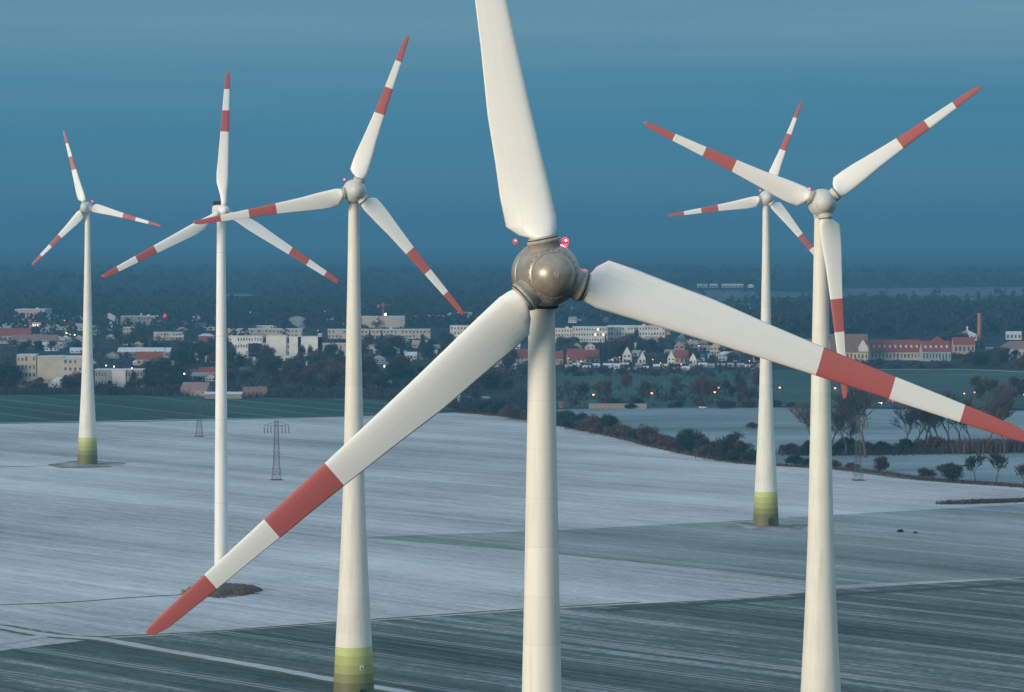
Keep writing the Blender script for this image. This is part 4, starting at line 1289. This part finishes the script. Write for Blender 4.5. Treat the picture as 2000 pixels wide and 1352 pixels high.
scatter(1905, 2010, 770, 795, 9, 30, 50, ['bare', 'branchy'])
def rel_to(x, y):
    L = min(LAND, key=lambda q: math.hypot(q[1] - x, (q[2] - y) * 1.6))
    dx, dy = x - L[1], y - L[2]
    if abs(dx) > 22: r = 'left of' if dx < 0 else 'right of'
    else: r = 'in front of' if dy > 0 else 'behind'
    return r, L[0]
LAND += [('the valley road', 1300, 797), ('the hedge end', 960, 800), ('the valley meadow', 1950, 790)]
groups = {}
for t in TREES:
    if not t['label']:
        key = (NAMES[t['kind']][1], *rel_to(t['px'], t['py']))
        groups.setdefault(key, []).append(t)
for (nm, rel, lm), ts in groups.items():
    ts.sort(key=lambda t: t['px'])
    for i, t in enumerate(ts):
        if len(ts) == 1: t['label'] = f'single {nm} {rel} {lm}'
        elif i == 0: t['label'] = f'leftmost {nm} of several {rel} {lm}'
        elif i == len(ts) - 1: t['label'] = f'rightmost {nm} of several {rel} {lm}'
        else: t['label'] = f'{nm}, {words[i]} from left of several {rel} {lm}'
        t['group'] = 'trees and bushes around the town'
for t in TREES:
    t['label'] = ' '.join(t['label'].replace(', ', ' , ').split()).replace(' , ', ', ')
    if len(t['label'].split()) > 16:
        t['label'] = t['label'].replace(' of several', '').replace('leafless tree with open spreading branches', 'open-branched tree')
    ps = PROTO[t['kind']]
    h0, crown, trunk = ps[t['idx'] % len(ps)]
    s = t['h'] / ppm(t['py']) / h0
    nm, _, cat = NAMES[t['kind']]
    loc = G(t['px'], t['py'])
    rz = rt.uniform(0, 6.28)
    if trunk is None:
        o = link(nm, crown, None, loc)
        tag(o, t['label'], cat, t['group'])
    else:
        o = thing(nm, loc, t['label'], cat, t['group'])
        link('crown', crown, o); link('trunk', trunk, o)
    o.rotation_euler = (0, 0, rz)
    o.scale = (s * t['wide'], s * t['wide'], s)

# far woods, one mass
def forest():
    rr = random.Random(55)
    mb = MB()
    def tree_at(p, h, w):
        n = 30 if p.y < 4500 else 16
        for q in range(n):
            a = rr.uniform(0, 6.28); z = h * rr.uniform(.1, .95)
            r = w * (1 - (z / h) ** 2 * .6) * rr.uniform(.3, 1)
            c = Vector((p.x + math.cos(a) * r, p.y + math.sin(a) * r, z))
            sz = w * (rr.uniform(.22, .5) if p.y < 4500 else rr.uniform(.4, .75))
            d1 = Vector((rr.gauss(0, 1), rr.gauss(0, .5), rr.gauss(0, .6))).normalized() * sz
            d2 = Vector((rr.gauss(0, .5), rr.gauss(0, .5), 1)).normalized() * sz * rr.uniform(.8, 1.5)
            mb.add([c - d1, c + d1, c + d2], [(0, 1, 2)])
    # (x0, x1, y0, y1, n)
    for (x0, x1, y0, y1, n, h0, h1) in [(-60, 720, 626, 640, 190, 9, 15), (-60, 720, 640, 662, 110, 8, 13), (700, 1010, 624, 640, 90, 9, 15), (1080, 1500, 612, 634, 200, 10, 16), (1300, 1520, 640, 662, 70, 9, 14),
                                    (1480, 2060, 622, 662, 420, 12, 20), (-60, 1010, 604, 622, 420, 11, 17), (-60, 1300, 584, 604, 560, 12, 18), (1500, 2060, 600, 622, 360, 12, 18),
                                    (-80, 1320, 566, 584, 520, 13, 20), (1280, 2060, 590, 600, 160, 8, 13), (-80, 2080, 548, 562, 640, 14, 22), (-80, 2080, 530, 547, 420, 13, 20),
                                    (1330, 2060, 572, 584, 45, 8, 12)]:
        for i in range(n):
            x, y = rr.uniform(x0, x1), rr.uniform(y0, y1)
            if mnoise.noise((x * .012, y * .05, 2.0)) < -.22 and y < 600:
                continue
            p = G(x, y)
            h = rr.uniform(h0, h1)
            tree_at(p, h, h * rr.uniform(.35, .6) * (1 if y > 560 else 1.6))
    o = mb.obj('forest', mat('far wood', (0.019, 0.026, 0.025), .95, .25, .004, worldpos=True))
    tag(o, 'dark hazy woods stretching behind the town to the horizon', 'forest', None, 'stuff')
forest()
# dry brush strips and reeds: nobody could count them
def brush(pts, w, h, m, label, n):
    rr = random.Random(len(pts) * 31 + n)
    P = [G(x, y) for x, y in pts]
    mb = MB()
    for i in range(n):
        k = rr.randrange(len(P) - 1)
        p = P[k].lerp(P[k + 1], rr.random())
        p = p + Vector((rr.gauss(0, w * .4), rr.gauss(0, w * .4), 0))
        hh = h * rr.uniform(.4, 1.1)
        a = rr.uniform(0, 6.28); ww = rr.uniform(.12, .4)
        d = Vector((math.cos(a) * ww, math.sin(a) * ww, 0))
        mb.add([p - d, p + d, p + Vector((rr.gauss(0, .3), rr.gauss(0, .3), hh))], [(0, 1, 2)])
    o = mb.obj('dry_brush', m)
    tag(o, label, 'brush', None, 'stuff')
M_BRUSH = mat('dry brown brush', (.085, .055, .04), 1, .5, .3, worldpos=True)
M_BRUSHD = mat('dark scrub', (.035, .032, .028), 1, .5, .3, worldpos=True)
brush([(1840, 985), (1920, 983), (2000, 980), (2150, 974)], 4, 1.6, M_BRUSH, 'strip of dry brown brush on the snow at the lower right edge', 2600)
brush([(1870, 884), (1950, 882), (2080, 879)], 14, 6.5, M_BRUSH, 'broad band of reddish brush right of the tall leafless trees', 5200)
brush([(1500, 908), (1640, 917), (1720, 924), (1800, 937), (1900, 944), (2000, 952), (2100, 957)], 5, 1.4, M_BRUSH, 'dry grass growing along the ditch line', 3600)
brush([(900, 806), (1000, 815), (1100, 832), (1200, 853), (1300, 878), (1400, 898), (1480, 908)], 5, 1.6, M_BRUSH, 'dry grass growing along the field hedge', 3600)
brush([(-20, 770), (120, 768), (250, 770), (350, 772)], 22, 5.0, M_BRUSHD, 'dark scrub between the apartment block and the green field', 4200)
brush([(520, 776), (640, 776), (760, 778), (880, 796)], 18, 4.0, M_BRUSHD, 'dark scrub at the edge of the green field by the orange brick house', 3200)
brush([(1540, 888), (1700, 888), (1880, 884)], 12, 3.0, M_BRUSHD, 'dark scrub under the tall leafless trees', 2200)
brush([(1880, 978), (2000, 976)], 1, .8, M_BRUSHD, 'thin dark weeds behind the brush strip at lower right', 300)
brush([(360, 1160), (432, 1168), (500, 1160)], 2.0, .5, M_BRUSH, 'dry weeds along the rim of the gravel mound', 500)

def shrubs():
    rr = random.Random(77)
    mb = MB()
    for (x0, x1, y0, y1, n) in [(0, 440, 640, 758, 420), (440, 1030, 662, 772, 620), (1086, 1500, 668, 716, 230), (1100, 1500, 716, 738, 120), (1620, 2010, 668, 722, 240), (1040, 1500, 760, 796, 130), (0, 1010, 622, 645, 200)]:
        for i in range(n):
            p = G(rr.uniform(x0, x1), rr.uniform(y0, y1))
            h = rr.uniform(1.6, 5.5); w = h * rr.uniform(.5, 1.0)
            for q in range(16):
                c = Vector((p.x + rr.gauss(0, w * .5), p.y + rr.gauss(0, w * .5), h * rr.uniform(0, .7)))
                d1 = Vector((rr.gauss(0, 1), rr.gauss(0, 1), 0)).normalized() * .28 * h * rr.uniform(.4, 1)
                d2 = Vector((rr.gauss(0, .6), rr.gauss(0, .6), 1)).normalized() * h * .5
                mb.add([c - d1, c + d1, c + d2], [(0, 1, 2)])
    o = mb.obj('undergrowth', M_TWIG)
    tag(o, 'dark undergrowth and garden hedges between the houses of the town', 'undergrowth', None, 'stuff')
shrubs()

# ------------------------------------------------------------------ lamps
LP = {}
def street_lamp(px, ly, label, h=8.0, m=None, size=.42, base=None, red=False):
    """lamp head seen at (px, ly)"""
    # the row whose ground point puts a head of height h at ly
    by = HY + (ly - HY) * HC / (HC - h)
    c = G(px, by)
    t = thing('street_lamp', c, label, 'street lamp', 'lit street lamps', 0)
    m = m or M_LAMP
    if 'pole' not in LP:
        mb = MB(); mb.tube((0, 0, -.2), (0, 0, 1), .11, .07, 6)
        LP['pole'] = mb.mesh('pole', M_STEEL)
    p = link('pole', LP['pole'], t); p.scale = (1, 1, h + .25)
    key = m.name
    if key not in LP:
        mb = MB(); mb.lathe([(-.75, .01), (-.55, .75), (0, 1.0), (.5, .8), (.75, .01)], 10)
        LP[key] = mb.mesh('lantern', m, True)
        mb = MB(); mb.lathe([(.45, 1.0), (.75, .7), (.95, .05)], 8); LP['hood'] = mb.mesh('hood', M_STEEL)
    l = link('lantern', LP[key], t); l.scale = (size, size, size * 1.15); l.location = (0, -.25, h)
    hd = link('hood', LP['hood'], l)
LAMPS = [(1159, 771, 'first'), (1273, 768, 'second'), (1396, 766, 'third'), (1523, 757, 'fifth'), (1631, 758, 'sixth'), (1699, 766, 'seventh'), (1744, 762, 'eighth')]
for x, y, w in LAMPS:
    street_lamp(x, y, f'orange street lamp on the valley road, {w} from the grey-hubbed tower', size=.62 if x < 1640 else .4)
street_lamp(1403, 757, 'orange street lamp just above right of the third road lamp, fourth from the grey-hubbed tower', size=.5)
TL = [(1110, 700, 'orange lamp in front of the big red-roofed house', .5), (1161, 684, 'orange lamp beside the third red roof right of the grey-hubbed tower', .55), (1210, 698, 'orange lamp before the tall pointed white gable', .5), (992, 702, 'orange lamp left of the red-roofed house at the grey-hubbed tower', .45),
      (626, 716, 'bright lamp among the dark trees left of the round-hubbed tower', .62), (360, 730, 'bright pinkish lamp left of the slim white tower', .7), (207, 714, 'lamp above the school roof, leftmost of three', .5), (223, 716, 'lamp above the school roof, middle of three', .55), (258, 719, 'lamp above the school roof, rightmost of three', .5),
      (130, 651, 'bright lamp left of the leftmost tower beside the purple row house', .8), (146, 654, 'dim orange lamp next to the bright lamp by the leftmost tower', .6), (304, 612, 'small lamp on the hill above the grey workshop', .6), (232, 613, 'small lamp beside the white gabled house', .6), (366, 611, 'small lamp on the hill left of the slim white tower', .75),
      (489, 610, 'small lamp on the hill right of the slim white tower', .6), (561, 609, 'small lamp on the hill above the smoke plume', .75), (634, 608, 'small lamp on the hill left of the round-hubbed tower', .65), (844, 606, 'small lamp on the hill above the pinkish low building', .7), (930, 605, 'small lamp on the hill left of the grey hub', .7),
      (1143, 613, 'reddish lamp right of the small dome hall', .9), (1106, 604, 'small lamp left of the small dome hall', .6), (1980, 769, 'lamp behind the reddish trees at the right edge', .45), (126, 626, 'dim lamp right of the low white annex', .6), (726, 716, 'orange lamp before the lit low building', .6)]
for x, y, lb, sz in TL:
    street_lamp(x, y, lb, 6.0, M_LAMPW if ('bright' in lb or 'school' in lb) else M_LAMP, sz * .8)
LG = {}
rl_ = random.Random(5)
for i in range(26):
    x, y = rl_.choice([(rl_.uniform(0, 440), rl_.uniform(615, 735)), (rl_.uniform(440, 1010), rl_.uniform(610, 740)), (rl_.uniform(1090, 1480), rl_.uniform(660, 715)), (rl_.uniform(1860, 2000), rl_.uniform(660, 790))])
    LG.setdefault(rel_to(x, y), []).append((x, y))
for (rel, lm), ls in LG.items():
    for i, (x, y) in enumerate(sorted(ls)):
        street_lamp(x, y, f'small warm street lamp{"" if len(ls) == 1 else ", " + words[i] + " from left,"} {rel} {lm}', 6.0, M_LAMP, rl_.uniform(.3, .5))
def red_mast(px, ly, by, label):
    c = G(px, by); s = ppm(by); h = (by - ly) / s
    t = thing('radio_mast', c, label, 'mast')
    mb = MB()
    for a in range(3):
        q = rad(120) * a
        mb.tube((math.cos(q) * .7, math.sin(q) * .7, 0), (math.cos(q) * .35, math.sin(q) * .35, h), .09, .07, 4)
        for i in range(14):
            q2 = rad(120) * (a + 1)
            mb.tube((math.cos(q) * .65, math.sin(q) * .65, h * i / 14), (math.cos(q2) * .6, math.sin(q2) * .6, h * (i + 1) / 14), .05, .05, 3)
    mb.obj('lattice_mast', M_DARKST, t)
    mb = MB(); mb.lathe([(h, .01), (h + .3, .8), (h + 1.1, .95), (h + 1.9, .6), (h + 2.2, .01)], 10)
    mb.obj('warning_light', M_REDLAMP, t, True)
red_mast(322, 620, 730, 'slim lattice mast with a red light right of the leftmost tower')

# ------------------------------------------------------------------ vehicles on the valley road
def car(px, py, label, paint, rz, head=True, kind='car'):
    c = G(px, py)
    t = thing('van' if kind == 'van' else 'car', (c.x, c.y, .15), label, 'van' if kind == 'van' else 'car', None, rz)
    pm = mat('car paint ' + '%.2f %.2f %.2f' % paint, paint, .4, .05)
    L_, W_ = (6.2, 2.1) if kind == 'van' else (4.4, 1.8)
    prof = ([(-L_/2, .4), (L_/2, .4), (L_/2, 1.2), (L_/2 - .9, 1.45), (L_/2 - 1.4, 2.5), (-L_/2, 2.6)] if kind == 'van' else
            [(-L_/2, .35), (L_/2, .35), (L_/2, .75), (L_/2 - 1.1, .95), (L_/2 - 1.8, 1.45), (-L_/2 + 1.0, 1.48), (-L_/2 + .2, 1.0), (-L_/2, .9)])
    mb = MB(); n = len(prof)
    mb.add([(x, -W_/2, z) for x, z in prof] + [(x, W_/2, z) for x, z in prof], [tuple(range(n)), tuple(reversed(range(n, 2 * n)))] + [(i, n + i, n + (i + 1) % n, (i + 1) % n) for i in range(n)])
    mb.obj('body', pm, t)
    for sx in (-1, 1):
        for sy in (-1, 1):
            w = MB(); w.lathe([(-.12, .01), (-.12, .33), (.12, .33), (.12, .01)], 12, 'Y'); o = w.obj('wheel', M_RUBBER, t); o.location = (sx * (L_/2 - .8), sy * (W_/2 - .05), .33)
    mb = MB()
    z0, z1 = (1.5, 2.3) if kind == 'van' else (.98, 1.38)
    mb.box(-L_/2 + 1.0, L_/2 - 1.9, -W_/2 - .02, W_/2 + .02, z0, z1); mb.obj('window', M_DARKGL, t)
    for sy in (-.6, .6):
        h = MB(); h.lathe([(L_/2 - .05, .01), (L_/2 + .05, .36), (L_/2 + .22, .01)], 10, 'X', off=(0, sy, .75)); h.obj('headlight', M_LAMPW if head else M_STEEL, t)
        h = MB(); h.box(-L_/2 - .06, -L_/2, sy - .28, sy + .28, .8, 1.15); h.obj('tail_light', M_REDLAMP, t)
car(1722, 790, 'car with bright headlights driving on the valley road right of the right-hand tower', (.10, .10, .11), rad(-115))
car(1737, 786, 'car showing red tail lights on the valley road', (.15, .06, .05), rad(80), False)
car(1752, 787, 'cream delivery van behind the red tail lights', (.50, .42, .30), rad(20), False, 'van')
car(1800, 786, 'pale grey van on the valley road in the middle of the right meadow', (.45, .47, .48), rad(5), False, 'van')
car(1843, 787, 'car with one bright headlight right of the pale grey van', (.12, .13, .14), rad(-95))
car(1373, 799, 'white car on the road behind the hedge left of the distant tower', (.6, .62, .65), rad(4), False)
# field fence and marker posts at the right
def post_fence(pts, label, n, h=2.2):
    P = [G(x, y) for x, y in pts]
    t = thing('field_fence', P[0], label, 'fence')
    for i in range(n):
        p = P[0].lerp(P[1], i / (n - 1)) - P[0]
        if 'post' not in LP:
            mb = MB(); mb.box(-.12, .12, -.12, .12, 0, 1); LP['post'] = mb.mesh('post', M_BARK)
        o = link('post', LP['post'], t); o.location = p; o.scale = (1, 1, h)
    d = P[1] - P[0]
    mb = MB()
    for z in (h * .45, h * .85):
        mb.tube((0, 0, z), (d.x, d.y, z), .04, .04, 4)
    mb.obj('rail', M_STEEL, t)
post_fence([(1918, 812), (1978, 812)], 'short row of dark posts in the valley at the right edge', 9, 4.0)

# ------------------------------------------------------------------ haze
hz_ = MB()
hz_.box(-27000, 27000, -3600, 63000, -1.0, 152.0)
k = NT('evening haze')
k.t.nodes.remove(k.b)
v = k.n('ShaderNodeVolumePrincipled')
v.inputs['Color'].default_value = (.10, .30, .46, 1)
v.inputs['Density'].default_value = 1.4e-4
k.t.links.new(v.outputs[0], k.o.inputs['Volume'])
ho = hz_.obj('haze', k.mat)
ho['kind'] = 'stuff'
ho['label'] = 'blue evening haze filling the air over the plain'
ho['category'] = 'haze'
